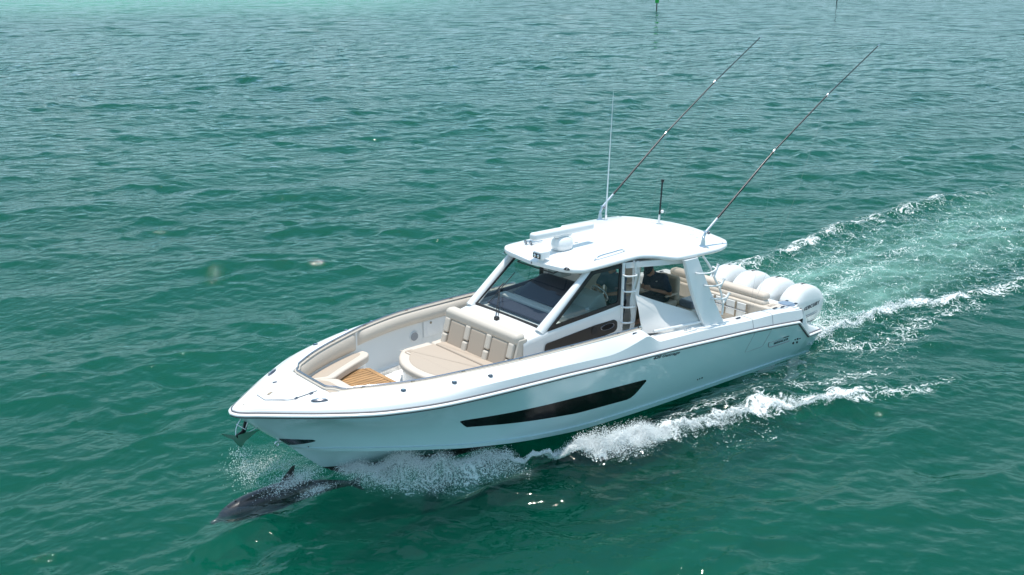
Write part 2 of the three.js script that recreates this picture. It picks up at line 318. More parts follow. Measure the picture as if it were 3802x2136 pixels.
// rub rail: white half round with a dark foot and a dark insert
{
  const S = range(0, 1, 170).map((t) => 12.8 * Math.pow(t, 1.6)).concat([11.8, 11.85, 11.9, 12.0, 12.1, 12.2, 12.26, 12.3, 12.34]).sort((a, b) => a - b);
  const at = (s) => V(s, rubY(s), rubZ(s));
  const frame = (i) => { const a = at(S[Math.max(0, i - 1)]), b = at(S[Math.min(S.length - 1, i + 1)]), t = b.sub(a); const n = V(-t.z, 0, t.x).normalize(); if (i === 0) n.set(-1, 0, 0); const up = V(0, 1, 0); const tt = t.normalize(); up.addScaledVector(tt, -tt.y).normalize(); return [n, up]; };
  const sweep = (prof) => loft(S.map((s, i) => { const p = at(s), [n, up] = frame(i); return prof.map(([o, y]) => { const q = p.clone().addScaledVector(n, o).addScaledVector(up, y); if (q.z < 0) q.z = 0; return q; }); }));
  const white = sweep([[0, 0.008], [0.035, 0.010], [0.05, 0.022], [0.052, 0.038], [0.04, 0.052], [0.02, 0.058], [-0.02, 0.06]]);
  const foot = sweep([[0, -0.012], [0.026, -0.012], [0.034, -0.002], [0.034, 0.0095], [0, 0.0095]]);
  const line = sweep([[-0.012, 0.0595], [0.014, 0.0605], [0.016, 0.072], [-0.012, 0.074]]);
  const rail = part('rub_rail', [white, mirrorZ(white)], M.gel);
  part('rub_rail_insert', [foot, mirrorZ(foot)], M.rubber, rail); part('rub_rail_insert', [line, mirrorZ(line)], M.rubber, rail);
}
// decks
const railZ = spline([1.31, 2, 2.6, 3.36, 4.2, 4.95, 6.2, 7.05, 7.6], [0.56, 0.96, 1.21, 1.43, 1.58, 1.64, 1.70, 1.72, 1.62]);
const railY = spline([1.31, 1.7, 2.6, 3.36, 4.2, 7.05], [1.80, 1.84, 1.875, 1.92, 1.94, 1.93]);
const gunY = spline([7.45, 8.8, 10.2, 11, 12.05], [1.67, 1.61, 1.505, 1.465, 1.355]);
const midY = spline([0, 0.2, 0.5, 1, 1.31], [1.675, 1.715, 1.748, 1.775, 1.80]);
const topAt = (s) => (s < 1.31 ? midY(s) : s < 7.0 ? railY(s) : lerp(railY(s), gunY(s), smooth(7.0, 7.45, s)));
const innerZ = (s) => (s < 1.31 ? 0.56 * Math.max(0, rubZ(s) - 0.01) / 1.10 : s < 7.0 ? railZ(s) : lerp(railZ(7.0), 1.60, smooth(7.0, 7.5, s)));
function deckSection(s) {   // rail edge, knuckle K and inner edge N of the side deck at s
  const y0 = rubY(Math.min(s, 11.85)) + 0.072, z0 = Math.max(0, rubZ(s) - 0.01), yi = topAt(s), zi = innerZ(s), aft = smooth(6.0, 7.6, s), k = smooth(2.6, 4.2, s);
  const K = V(s, lerp(lerp(lerp(y0, yi, 0.42), y0 + 0.118, k), yi - 0.02, aft), lerp(lerp(lerp(z0, zi, 0.13), z0 - 0.022, k), z0 - 0.04, aft)), N = V(s, yi, zi), up = lerp(lerp(0.05, 0.012, k), 0.004, aft);
  return { y0, z0, yi, zi, k, K, N, up };
}
function deckTop(s, z) { const { y0, yi, K, N, up } = deckSection(s), t = clamp((K.z - Math.abs(z)) / Math.max(1e-3, K.z - N.z)); return lerp(K.y, N.y, t) + (t < 1 ? up * Math.sin(Math.PI * Math.pow(t, 0.8)) * Math.min(1, (yi - y0) / 0.12) : 0.006 * (s < 1.31 ? 1 : 0)); }
{
  const wallUp = [], side = [...range(0, 1, 34).map((u) => 1.31 * Math.pow(u, 1.6)), ...range(1.36, 12.05, 180)].map((s) => {
    const { y0, z0, yi, zi, k, K, N, up } = deckSection(s), low = s < 1.31 ? 0 : 0.05;
    const c = [0.0, 0.12, 0.28, 0.45, 0.62, 0.8, 0.92, 1].map((t) => { const q = K.clone().lerp(N, t); q.y += up * Math.sin(Math.PI * Math.pow(t, 0.8)) * Math.min(1, (yi - y0) / 0.12); return q; });
    wallUp.push([0, 0.33, 0.66, 1].map((t) => { const q = V(s, y0, z0).lerp(K, t); q.y += 0.02 * (1 - k) * Math.sin(Math.PI * t) * Math.min(1, z0); return q; }));
    return [...c, V(s, yi - low, zi - 0.004 * Math.min(1, z0 / 0.5))];
  });
  const d = merge([loft(wallUp), loft(side)]), mid = loft(range(0, 1, 30).map((u) => { const s = 1.31 * u; return range(-1, 1, 12).map((t) => V(s, topAt(s) + 0.006 * (1 - t * t), t * innerZ(s))); }));
  part('deck', [d, mirrorZ(d), mid], M.gel);
  // quarter that falls to the boarding platform
  const q = range(0, 1, 14).map((u) => { const s = lerp(12.05, 12.8, u), y = u < 0.42 ? lerp(1.355, 0.93, smooth(0, 0.42, u)) : lerp(0.93, 0.78, (u - 0.42) / 0.58), yr = rubY(s) + 0.065; return [V(s, yr, rubZ(s) - 0.01), V(s, Math.max(yr + 0.02, y - 0.03), rubZ(s) - 0.03), V(s, y, rubZ(s) - 0.07), V(s, y + 0.004, 1.45), V(s, y, 1.36)]; });
  const w1 = loft(q), inner = plate([[11.9, 0.3], [12.8, 0.3], [12.8, 0.775], [12.37, 0.925], [12.05, 1.34], [11.9, 1.37]], 1.33, 1.362, 0.002, 0);
  pair('boarding_platform', [w1, inner], M.gel);
  const fill = plate([[11.75, 0.9], [11.98, 0.9], [11.98, 1.30], [11.86, 1.40], [11.75, 1.40]], -1.78, 1.78, 0.02, 0.04);
  part('transom', [fill, rbox(11.75, 12.8, 0.3, 0.55, -1.34, 1.34, 0.02)], M.gel);
  const seams = [10.235, 10.915].map((s) => tube([V(s, rubY(s) + 0.08, rubZ(s) - 0.004), V(s, gunY(s) - 0.075, rubZ(s) - 0.034), V(s, gunY(s) - 0.01, rubZ(s) - 0.055), V(s, gunY(s) + 0.004, 1.75), V(s, gunY(s) + 0.004, 1.62)], 0.004, 5));
  for (const q of seams) part('gunwale_seam', q, M.grey);
  // coaming walls and soles
  const wall = range(1.33, 7.4, 90).map((s) => { const z = Math.max(0.45, innerZ(s) - 0.02); return [V(s, topAt(s) - 0.03, z), V(s, topAt(s) - 0.2, z - 0.01), V(s, 1.35, z - 0.02), V(s, 1.06, z - 0.05), V(s, 1.0, z - 0.12), V(s, 1.0, z - 0.3)]; });
  const wl = loft(wall), fr = rbox(1.30, 1.34, 1.2, 1.79, -0.46, 0.46, 0.005);
  const aftW = range(7.4, 11.8, 30).map((s) => [V(s, topAt(s) - 0.03, 1.6), V(s, 1.2, 1.58), V(s, 0.9, 1.55), V(s, 0.9, 1.3)]), aw = loft(aftW);
  part('coaming_wall', [wl, mirrorZ(wl), fr, aw, mirrorZ(aw)], M.liner);
  const solePts = [...range(1.33, 7.4, 40).map((s) => [s, Math.max(0.45, innerZ(s) - 0.1)]), ...range(7.4, 1.33, 40).map((s) => [s, -Math.max(0.45, innerZ(s) - 0.1)])];
  part('deck_sole', [slab(solePts, 0.96, 1.0, 0, 0), rbox(7.4, 10.05, 0.96, 1.0, -1.57, 1.57, 0.005), rbox(10.0, 11.8, 0.84, 0.88, -1.57, 1.57, 0.005), rbox(10.0, 10.06, 0.84, 0.99, -1.55, 1.55, 0.005)], M.liner);
}
// hand rail round the bow cockpit, with brackets
{
  const S = range(1.5, 7.05, 40), p = S.map((s) => V(s, railY(s) + 0.035, railZ(s) - 0.012));
  const c = [V(1.42, 1.866, 0.53), V(1.335, 1.866, 0.44), V(1.325, 1.866, 0.3)];
  const loop = [...p.slice().reverse(), ...c, ...c.slice().reverse().map((q) => V(q.x, q.y, -q.z)), ...p.map((q) => V(q.x, q.y, -q.z))];
  const curve = new THREE.CatmullRomCurve3(loop, false, 'centripetal');
  const rail = part('bow_hand_rail', new THREE.TubeGeometry(curve, 400, 0.012, 8), M.railSteel);
  const bed = range(0, 1, 160).map((t) => { const q = curve.getPoint(t), tg = curve.getTangent(t), n = V(tg.z, 0, -tg.x).normalize(); return [[-0.028, -0.052], [-0.028, -0.022], [0.028, -0.022], [0.028, -0.052]].map(([o, y]) => q.clone().addScaledVector(n, o).add(V(0, y, 0))); });
  part('rail_bed', loft(bed), M.cream, rail);
  for (const s of [1.75, 2.45, 3.25, 4.3, 5.4, 6.5]) for (const k of [1, -1]) part('rail_bracket', rbox(s - 0.03, s + 0.03, railY(s) - 0.02, railY(s) + 0.03, k * (railZ(s) - 0.012) - 0.014, k * (railZ(s) - 0.012) + 0.014, 0.004), M.taupe, rail);
  for (const k of [1, -1]) part('rail_end', tube([[7.0, 1.968, k * railZ(7.0)], [7.07, 1.964, k * 1.71], [7.1, 1.92, k * 1.71]], 0.014), M.steel, rail);
}
// foredeck fittings
{
  const outline = [[1.21, -0.38], [0.755, -0.385], [0.467, -0.12], [0.467, 0.12], [0.755, 0.385], [1.21, 0.38]];
  const g = slab(outline, 0, 0.006, 0.003, 0.02), p = g.attributes.position;
  const deckY = (s, z) => deckTop(s, z) + 0.004;
  const drape = (g, lift) => { const q = g.attributes.position; for (let i = 0; i < q.count; i++) q.setY(i, q.getY(i) + deckY(q.getX(i), q.getZ(i)) + lift); g.computeVertexNormals(); return g; };
  const fine = (pts, y0, y1) => { const rows = range(0, 1, 24).map((u) => { const s = lerp(0.467, 1.21, u), w = s < 0.755 ? lerp(0.12, 0.385, (s - 0.467) / 0.288) : 0.383; return range(-1, 1, 16).map((t) => V(s, 0, t * w)); }); return rows; };
  const top = drape(loft(fine()), 0.006);
  const hatch = part('anchor_locker_hatch', top, M.gel);
  const edge = outline.map(([s, z]) => V(s, deckY(s, z) + 0.004, z));
  const ring = []; edge.forEach((a, i) => { const b = edge[(i + 1) % edge.length]; range(0, 1, 10).forEach((t) => { const q = a.clone().lerp(b, t); q.y = deckY(q.x, q.z) + 0.003; if (t < 1) ring.push(q); }); });
  part('hatch_seal', new THREE.TubeGeometry(new THREE.CatmullRomCurve3(ring, true, 'catmullrom', 0), 240, 0.005, 5, true), M.grey, hatch);
  for (const [s, z, r] of [[0.887, -0.331, 0], [0.841, 0.393, 0.5], [1.096, 0.405, 0.2]]) { const h = rbox(-0.035, 0.035, 0, 0.014, -0.016, 0.016, 0.005); h.rotateY(r); h.translate(s, deckY(s, z) + 0.004, z); part('hatch_hinge', h, M.darkSteel, hatch); }
  { const l = rbox(-0.055, 0.055, 0, 0.012, -0.02, 0.02, 0.006); l.rotateY(0.5); l.translate(0.63, deckY(0.63, -0.02) + 0.004, -0.02); part('hatch_latch', l, M.taupe, hatch); }
  for (const k of [1, -1]) {
    const a = Math.atan2(0.13, 0.2), cl = new THREE.SphereGeometry(1, 20, 10); cl.scale(0.13, 0.022, 0.032); cl.rotateY(-k * a); const y = deckY(1.05, 0.71); cl.translate(1.05, y + 0.006, k * 0.713);
    const c = part('pop_up_cleat', cl, M.darkSteel);
    const b = tube([V(0.96, y + 0.02, k * 0.655), V(1.05, y + 0.034, k * 0.713), V(1.14, y + 0.026, k * 0.772)], 0.009); part('cleat_bar', b, M.steel, c);
  }
  { const g = rbox(0.17, 0.215, 1.708, 1.722, -0.012, 0.012, 0.004); part('bow_light', g, M.taupe); }
  const sideY = (s, z) => deckTop(s, z);
  for (const [s, z] of [[2.18, 1.27], [2.96, 1.53], [3.58, 1.66]]) for (const k of [1, -1]) {
    const y = sideY(s, z), c = new THREE.CylinderGeometry(0.04, 0.045, 0.014, 20); c.translate(s, y + 0.004, k * z);
    const f = part('deck_courtesy_light', c, M.darkSteel); const d = new THREE.CylinderGeometry(0.022, 0.022, 0.006, 16); d.translate(s, y + 0.013, k * z); part('lens', d, M.steel, f);
  }
  for (const [s, z, y] of [[6.86, 1.76, 1.888], [10.0, 1.72, 1.522], [11.35, 1.66, 1.448], [11.63, 1.66, 1.42]]) for (const k of [1, -1]) { const g = rbox(s - 0.07, s + 0.07, y, y + 0.012, k * z - 0.022, k * z + 0.022, 0.01); part('gunwale_cleat', [g, rod([s - 0.05, y + 0.018, k * z], [s + 0.05, y + 0.014, k * z], 0.008)], M.darkSteel); }
  for (const k of [1, -1]) { const f = part('gunwale_gate_plate', rbox(8.2, 8.56, 1.615, 1.645, k * 1.78 - 0.05, k * 1.78 + 0.05, 0.01), M.gel); for (const s of [8.26, 8.38]) part('hinge', tube([[s, 1.64, k * 1.76], [s + 0.02, 1.68, k * 1.78], [s + 0.05, 1.64, k * 1.79]], 0.014), M.steel, f); }
}
// anchor on its roller under the stem head
{
  const cheek = (z0, z1) => plate([[0.20, 1.53], [0.30, 1.53], [0.40, 1.43], [0.475, 1.31], [0.45, 1.275], [0.385, 1.30], [0.30, 1.41], [0.235, 1.48]], z0, z1, 0.003, 0.03);
  const roller = part('anchor_roller', [cheek(0.045, 0.065), cheek(-0.065, -0.045)], M.steel);
  part('guard_arm', tube([[0.20, 1.50, -0.06], [0.12, 1.43, -0.06], [0.06, 1.34, -0.045], [0.035, 1.25, -0.015]], 0.008, 6, 24), M.steel, roller);
  part('guard_arm', tube([[0.24, 1.50, 0.06], [0.19, 1.42, 0.06], [0.165, 1.33, 0.055], [0.185, 1.28, 0.05], [0.27, 1.29, 0.05], [0.36, 1.32, 0.055]], 0.007, 6, 24), M.steel, roller);
  part('pin', rod([0.09, 1.39, -0.09], [0.15, 1.35, 0.09], 0.008), M.steel, roller);
  const a = part('anchor', plate([[0.20, 1.52], [0.255, 1.52], [0.20, 1.30], [0.15, 1.22], [0.05, 1.20], [0.02, 1.26], [0.13, 1.30]], -0.014, 0.014, 0.004, 0.03), M.black);
  const tri = (rows) => loft(rows.map((r) => r.map((q) => V(...q))));
  const port = tri([[[0.03, 1.255, 0.0], [0.145, 1.14, 0.05]], [[0.12, 1.285, 0.06], [0.20, 1.20, 0.09]], [[0.22, 1.32, 0.13], [0.26, 1.27, 0.14]], [[0.325, 1.345, 0.20], [0.326, 1.343, 0.20]]]);
  const stbd = tri([[[0.03, 1.25, -0.01], [0.01, 1.18, -0.04]], [[-0.03, 1.262, -0.08], [-0.04, 1.195, -0.10]], [[-0.09, 1.262, -0.15], [-0.085, 1.225, -0.16]], [[-0.112, 1.253, -0.20], [-0.113, 1.25, -0.20]]]);
  const nose = tri([[[0.007, 1.25, -0.05], [0.02, 1.262, 0], [0.15, 1.20, 0.055]], [[0.007, 1.17, -0.05], [0.03, 1.18, 0], [0.146, 1.14, 0.05]], [[0.05, 1.10, -0.03], [0.06, 1.10, 0], [0.13, 1.09, 0.03]], [[0.09, 1.045, -0.005], [0.095, 1.045, 0], [0.10, 1.045, 0.005]]]);
  part('fluke', port, M.anchor, a); part('fluke', stbd, M.anchor, a); part('nose', nose, M.anchor, a);
}

// ---------------------------------------------------------------- bow seating
{
  // seat bases
  const inner = [[2.08, -0.56], [2.22, -0.68], [2.74, -0.94], [3.0, -1.05], [3.10, -1.12], [3.08, -1.25]];
  const outer = (a, b, n, o) => range(a, b, n).map((s) => [s, -(innerZ(s) - o)]);
  const baseS = [...inner, ...outer(3.0, 1.36, 12, 0.06), [1.36, 0]].map((p) => [p[0], p[1]]);
  const mir = (pts) => pts.map(([a, b]) => [a, -b]).reverse();
  const whole = [...inner, ...outer(3.0, 1.36, 12, 0.06), ...mir(outer(3.0, 1.36, 12, 0.06)), ...mir(inner)];
  part('bow_seat_base', slab(whole, 1.0, 1.41, 0.012, 0.03), M.gel);
  // cushions: cream shells with beige tops let in
  const shell = (pts, y0, y1, name, inset) => { const c = part(name, slab(pts, y0, y1, 0.035, 0.06, 5), M.cream); if (inset) part('seat_panel', slab(inset, y1 - 0.02, y1 + 0.004, 0.008, 0.05, 3), M.beige, c); return c; };
  const sideOut = outer(2.98, 1.62, 10, 0.10), sideIn = [[1.92, -0.53], [2.04, -0.48], [2.34, -0.65], [2.65, -0.80], [3.05, -0.98], [3.14, -1.10], [3.11, -1.26]];
  const panelIn = [[1.78, -0.64], [1.97, -0.575], [2.30, -0.755], [2.60, -0.905], [2.94, -1.075], [3.01, -1.17]], panelOut = outer(2.9, 1.66, 10, 0.115);
  for (const k of [1, -1]) {
    const f = (l) => l.map(([a, b]) => [a, b * k]);
    shell(f([...sideIn, ...sideOut]), 1.40, 1.54, 'bow_seat_cushion', f([...panelIn, ...panelOut]));
  }
  shell([[1.40, -0.5], [1.60, -0.62], [1.92, -0.55], [2.08, -0.40], [2.08, 0.40], [1.92, 0.55], [1.60, 0.62], [1.40, 0.5]], 1.40, 1.535, 'bow_seat_cushion', [[1.42, -0.46], [1.62, -0.56], [1.80, -0.52], [1.89, -0.38], [1.89, 0.38], [1.80, 0.52], [1.62, 0.56], [1.42, 0.46]]);
  // backrests and padded bolsters on the coaming
  const pad = (s0, s1, yTop, yBot, bulge, n = 40) => {
    const rows = range(0, 1, n).map((u) => {
      const s = lerp(s0, s1, u), e = Math.pow(clamp(Math.min(u, 1 - u) * n / 2.5), 0.5), z = innerZ(s) - 0.02, yt = railY(s) - yTop, yb = typeof yBot === 'function' ? yBot(s) : railY(s) - yBot;
      return range(0, 1, 12).map((t) => { const a = Math.PI * t; return V(s, lerp(yt, yb, t), z + 0.01 - e * bulge * Math.pow(Math.sin(a), 0.55) - 0.02 * t); });
    });
    return loft(rows);
  };
  for (const k of [1, -1]) {
    const m = (g) => (k > 0 ? g : mirrorZ(g));
    part('bow_backrest', m(pad(1.46, 3.02, 0.015, () => 1.54, 0.065)), M.cream);
    part('coaming_bolster', m(pad(3.04, 6.95, 0.02, 0.29, 0.085, 60)), M.cream);
    // lower liner detail: locker hatch and loudspeaker
    const z = (s) => innerZ(s) - 0.028;
    const lk = part('locker_door', m(loft(range(4.68, 5.36, 8).map((s) => [V(s, 1.66, z(s) - 0.012), V(s, 1.65, z(s) - 0.022), V(s, 1.34, z(s) - 0.026), V(s, 1.33, z(s) - 0.012)]))), M.gel);
    const kb = new THREE.CylinderGeometry(0.024, 0.024, 0.014, 16); kb.rotateX(Math.PI / 2); kb.translate(4.86, 1.6, k * (z(4.86) - 0.026)); part('latch', kb, M.taupe, lk);
    const sp = new THREE.CylinderGeometry(0.10, 0.10, 0.022, 8); sp.rotateX(Math.PI / 2); sp.translate(4.45, 1.42, k * (z(4.45) - 0.022));
    const spk = part('loudspeaker', sp, M.gel);
    const cone = new THREE.CylinderGeometry(0.082, 0.082, 0.012, 24); cone.rotateX(Math.PI / 2); cone.translate(4.45, 1.42, k * (z(4.45) - 0.034)); part('grille', cone, M.grey, spk);
  }
}
// teak table between the bow seats: border boards and planks
{
  const y = 1.385, hw = (s) => (s < 2.74 ? lerp(0.62, 0.885, (s - 2.11) / 0.63) : lerp(0.885, 0.80, (s - 2.74) / 0.21));
  const tb = part('teak_table', slab([[2.11, -0.61], [2.74, -0.88], [2.95, -0.79], [2.95, 0.79], [2.74, 0.88], [2.11, 0.61]], y - 0.05, y - 0.006, 0.006, 0.03), M.caulk);
  const board = (pts) => { const g = slab(pts, y - 0.012, y, 0.0015, 0, 1); const p = g.attributes.position, u = g.attributes.uv, o = rnd(); for (let i = 0; i < p.count; i++) u.setXY(i, p.getX(i) * 0.7 + o, p.getZ(i) * 0.7 + o * 3); return g; };
  const uvx = (g) => { const u = g.attributes.uv; for (let i = 0; i < u.count; i++) { const a = u.getX(i); u.setXY(i, u.getY(i), a); } return g; };
  part('border_board', uvx(board([[2.872, -0.83], [2.95, -0.80], [2.95, 0.80], [2.872, 0.83]])), M.teak, tb);
  part('border_board', uvx(board([[2.11, -0.62], [2.18, -0.65], [2.18, 0.65], [2.11, 0.62]])), M.teak, tb);
  for (const k of [1, -1]) part('border_board', board([[2.19, k * 0.575], [2.19, k * 0.652], [2.74, k * 0.885], [2.862, k * 0.836], [2.862, k * 0.755], [2.74, k * 0.805]]), M.teak, tb);
  const pw = 0.086, inv = (z) => 2.19 + (Math.abs(z) - 0.565) / 0.23 * 0.55;
  for (let i = -9; i <= 9; i++) {
    const z0 = i * pw - pw / 2 + 0.008, z1 = z0 + pw - 0.016, a = Math.max(2.19, inv(z0)), b = Math.max(2.19, inv(z1)); if (Math.max(a, b) > 2.82) continue;
    part('plank', board([[a, z0], [2.862, z0], [2.862, z1], [b, z1]]), M.teak, tb);
  }
  part('pedestal', rod([2.55, 1.0, 0], [2.55, 1.34, 0], 0.07), M.steel, tb);
}
// forward lounge
{
  const arc = (r0, n = 16, w = 1.0, s0 = 3.30, dip = 0.46) => range(-1, 1, n).map((t) => [s0 + dip * Math.pow(Math.abs(t), 2.4) + r0, t * (w - r0)]);
  part('lounge_base', [slab([...arc(0.05), [4.86, 0.98], [4.86, -0.98]], 1.0, 1.36, 0.015, 0.02)], M.gel);
  { const l = part('lounge_latch', rbox(3.33, 3.36, 1.24, 1.275, -0.10, 0.0, 0.008), M.gel); part('catch', rbox(3.322, 3.345, 1.245, 1.265, -0.07, -0.03, 0.005), M.taupe, l); }
  const c1 = part('lounge_cushion', slab([...arc(0), [3.765, 1.0], [3.765, -1.0]], 1.35, 1.475, 0.045, 0.05, 5), M.cream);
  part('seat_panel', slab([...arc(0.14), [3.756, 0.85], [3.756, -0.85]], 1.42, 1.486, 0.03, 0.04, 4), M.beige, c1);
  for (const [a, b] of [[3.78, 4.40], [4.415, 4.70]]) {
    const c = part('lounge_cushion', slab([[a, -1.02], [b, -1.05], [b, 1.05], [a, 1.02]], 1.35, 1.478, 0.045, 0.07, 5), M.cream);
    part('seat_panel', slab([[a + 0.008, -0.86], [b - 0.006, -0.87], [b - 0.006, 0.87], [a + 0.008, 0.86]], 1.42, 1.492, 0.032, 0.02, 4), M.beige, c);
  }
  // three backrests with pads between, leaning aft
  const lean = (g) => { const p = g.attributes.position; for (let i = 0; i < p.count; i++) p.setX(i, p.getX(i) + (p.getY(i) - 1.46) * 0.26); g.computeVertexNormals(); return g; };
  part('lounge_back', lean(rbox(4.70, 4.86, 1.2, 1.98, -1.0, 1.0, 0.03)), M.cream);
  for (const z of [-0.575, 0, 0.575]) part('backrest_panel', lean(toCreasedNormals(rbox(4.60, 4.74, 1.46, 1.915, z - 0.215, z + 0.215, 0.045, 5), 0.4)), M.beige);
  for (const z of [-0.87, -0.288, 0.288, 0.87]) { part('backrest_pad', lean(rbox(4.585, 4.74, 1.66, 1.93, z - 0.07, z + 0.07, 0.035, 5)), M.cream); part('backrest_pad', lean(rbox(4.575, 4.74, 1.45, 1.64, z - 0.065, z + 0.065, 0.03, 5)), M.cream); }
  const head = rbox(-0.12, 0.12, -0.115, 0.10, -0.99, 0.99, 0.085, 6); head.translate(4.84, 1.99, 0); part('head_bolster', head, M.cream);
  pair('bolster_end', lean(rbox(4.64, 4.84, 1.44, 2.0, 0.945, 1.005, 0.03, 4)), M.cream);
}
// ---------------------------------------------------------------- deckhouse
{
  // side profile of the house, wrapped with a slightly narrower nose
  const sill = (s) => lerp(2.075, 2.20, (s - 5.38) / 1.82);
  const halfW = (s) => lerp(0.99, 1.05, smooth(4.85, 5.6, s));
  const front = range(0, 1, 12).map((u) => { const s = lerp(4.87, 5.40, u); return range(-1, 1, 24).map((t) => V(s, lerp(1.985, 2.07, u) - 0.02 * t * t - 0.03 * Math.pow(Math.abs(t), 12), t * halfW(s))); });
  const sideP = range(4.87, 7.24, 30).map((s) => { const yt = s < 5.4 ? lerp(1.935, 2.025, (s - 4.87) / 0.53) : lerp(2.04, 2.19, (s - 5.4) / 1.84), w = halfW(s); return [V(s, yt, w), V(s, yt - 0.03, w + 0.022), V(s, yt - 0.10, w + 0.025), V(s, 1.5, w + 0.025), V(s, 0.98, w + 0.02)]; });
  const sp = loft(sideP);
  const back = rbox(7.2, 7.25, 0.98, 2.18, -1.06, 1.06, 0.01), nose = rbox(4.86, 4.9, 1.0, 1.98, -0.985, 0.985, 0.01);
  part('deckhouse', [loft(front), sp, mirrorZ(sp), nose, toCreasedNormals(slab([[5.3, -1.0], [7.2, -1.02], [7.2, 1.02], [5.3, 1.0]], 1.95, 2.02, 0.005, 0.02), 0.4)], M.gel);
  // dark side panel with an opening port
  const panel = [[5.30, 1.60], [5.34, 1.835], [6.55, 1.925], [7.06, 1.93], [7.145, 1.87], [7.15, 1.735], [7.08, 1.685], [6.2, 1.62]];
  for (const k of [1, -1]) {
    const z = k > 0 ? [1.068, 1.084] : [-1.084, -1.068];
    const p = part('side_panel', plate(panel, z[0], z[1], 0.003, 0.04), M.brownPanel);
    const fr = new THREE.TorusGeometry(1, 0.09, 8, 32); fr.scale(0.17, 0.055, 0.1); fr.translate(6.88, 1.83, k * 1.086); part('port_light', fr, M.darkSteel, p);
    const gl = new THREE.CylinderGeometry(0.16, 0.16, 0.006, 24); gl.rotateX(Math.PI / 2); gl.scale(1, 0.32, 1); gl.translate(6.88, 1.83, k * 1.086); part('pane', gl, M.blackGloss, p);
    const kn = new THREE.CylinderGeometry(0.075, 0.075, 0.012, 8); kn.rotateX(Math.PI / 2); kn.translate(6.53, 1.825, k * 1.088); part('loudspeaker', kn, M.black, p);
  }
  // pillars, windscreen, side windows
  const wsK = 1.316, wsS = (y) => 5.376 + wsK * (y - 2.075);
  const pil = (k) => { const a = V(5.30, 2.0, k * 0.945), b = V(6.50, 2.96, k * 0.965), rows = range(0, 1, 10).map((u) => { const c = a.clone().lerp(b, u), r = lerp(0.098, 0.075, u); return range(0, 1, 15).map((t) => { const q = t * 2 * Math.PI * 15 / 16; return c.clone().add(V(-Math.cos(q) * 0.62 * r, Math.cos(q) * 0.80 * r, Math.sin(q) * r * 0.95)); }); }); return capped(rows); };
  part('windscreen_pillar', pil(1), M.gel); part('windscreen_pillar', pil(-1), M.gel);
  const quad = (a, b, c, d) => loft([[V(...a), V(...b)], [V(...d), V(...c)]]);
  const yT = 2.95, wg = part('windscreen', quad([wsS(2.085), 2.085, -0.87], [wsS(2.085), 2.085, 0.87], [wsS(yT), yT, 0.88], [wsS(yT), yT, -0.88]), M.glass);
  const bar = (a, b, w, h) => { const A = V(...a), B = V(...b), d = B.clone().sub(A), g = new RoundedBoxGeometry(d.length(), w, h, 1, 0.004); g.applyQuaternion(new THREE.Quaternion().setFromUnitVectors(V(1, 0, 0), d.normalize())); g.translate(...A.add(B).multiplyScalar(0.5).toArray()); return g; };
  part('window_frame', [bar([wsS(2.07), 2.068, -0.89], [wsS(2.07), 2.068, 0.89], 0.05, 0.035), bar([wsS(2.06), 2.06, 0.87], [wsS(yT), yT, 0.88], 0.03, 0.05), bar([wsS(2.06), 2.06, -0.87], [wsS(yT), yT, -0.88], 0.03, 0.05)], M.black, wg);
  for (const k of [1, -1]) {
    const z = k * 1.045, P = [[5.43, 2.075], [7.20, 2.195], [7.215, 2.925], [6.44, 2.925]];
    const sg = part('side_window', quad(...P.map(([s, y]) => [s, y, z])), M.tint);
    const sh = shapeOf([[5.39, 2.045], [7.235, 2.17], [7.235, 2.945], [6.43, 2.945]], 0.03), ho = new THREE.Path(); const hp = shapeOf([[5.56, 2.125], [7.15, 2.235], [7.16, 2.885], [6.475, 2.885]], 0.05).getPoints(8); ho.setFromPoints(hp.reverse()); sh.holes.push(ho);
    const fg = new THREE.ExtrudeGeometry(sh, { depth: 0.03, bevelEnabled: false }); fg.translate(0, 0, z - 0.015); part('window_frame', fg, M.black, sg);
  }
  // wipers
  const onW = (y, z, o = 0.02) => V(wsS(y) - o * 0.6, y + o * 0.8, z);
  const wp = part('windscreen_wiper', [rod([5.13, 2.05, -0.03], onW(2.36, -0.60, 0.05), 0.008), rod([5.15, 2.05, 0.02], onW(2.35, -0.58, 0.06), 0.006), rbox(5.10, 5.18, 2.01, 2.09, -0.05, 0.04, 0.02)], M.black);
  part('blade', [rod(onW(2.12, -0.575), onW(2.60, -0.57), 0.008), rod(onW(2.30, -0.60, 0.05), onW(2.42, -0.60, 0.03), 0.012)], M.black, wp);
  // dash: dark mats, pale ledge, instrument hood
  part('dash_mat', [slab([[5.56, -0.80], [5.98, -0.80], [5.98, 0.70], [5.56, 0.78]], 2.06, 2.10, 0.01, 0.06)], M.navyMat);
  part('dash_ledge', [rbox(5.98, 6.18, 2.02, 2.15, -0.95, 0.95, 0.03), rbox(6.15, 6.9, 2.02, 2.10, 0.30, 1.0, 0.02)], M.dashGrey);
  const hood = range(0, 1, 16).map((u) => { const z = lerp(-0.80, 0.30, u), e = smooth(0, 0.15, u) * (1 - 0.25 * smooth(0.85, 1, u)); return [[6.18, 2.15], [6.25, 2.17], [6.62, 2.37], [6.86, 2.45], [7.02, 2.42], [7.05, 2.2], [7.05, 1.9]].map(([s, y]) => V(s + 0.04 * (1 - e), lerp(2.15, y, y > 2.15 ? 0.6 + 0.4 * e : 1), z)); });
  const hd = part('instrument_hood', [loft(hood), plate([[6.18, 2.15], [6.25, 2.17], [6.62, 2.37], [6.86, 2.45], [7.02, 2.42], [7.05, 1.9], [6.18, 1.9]], 0.26, 0.30, 0, 0)], M.navyMat);
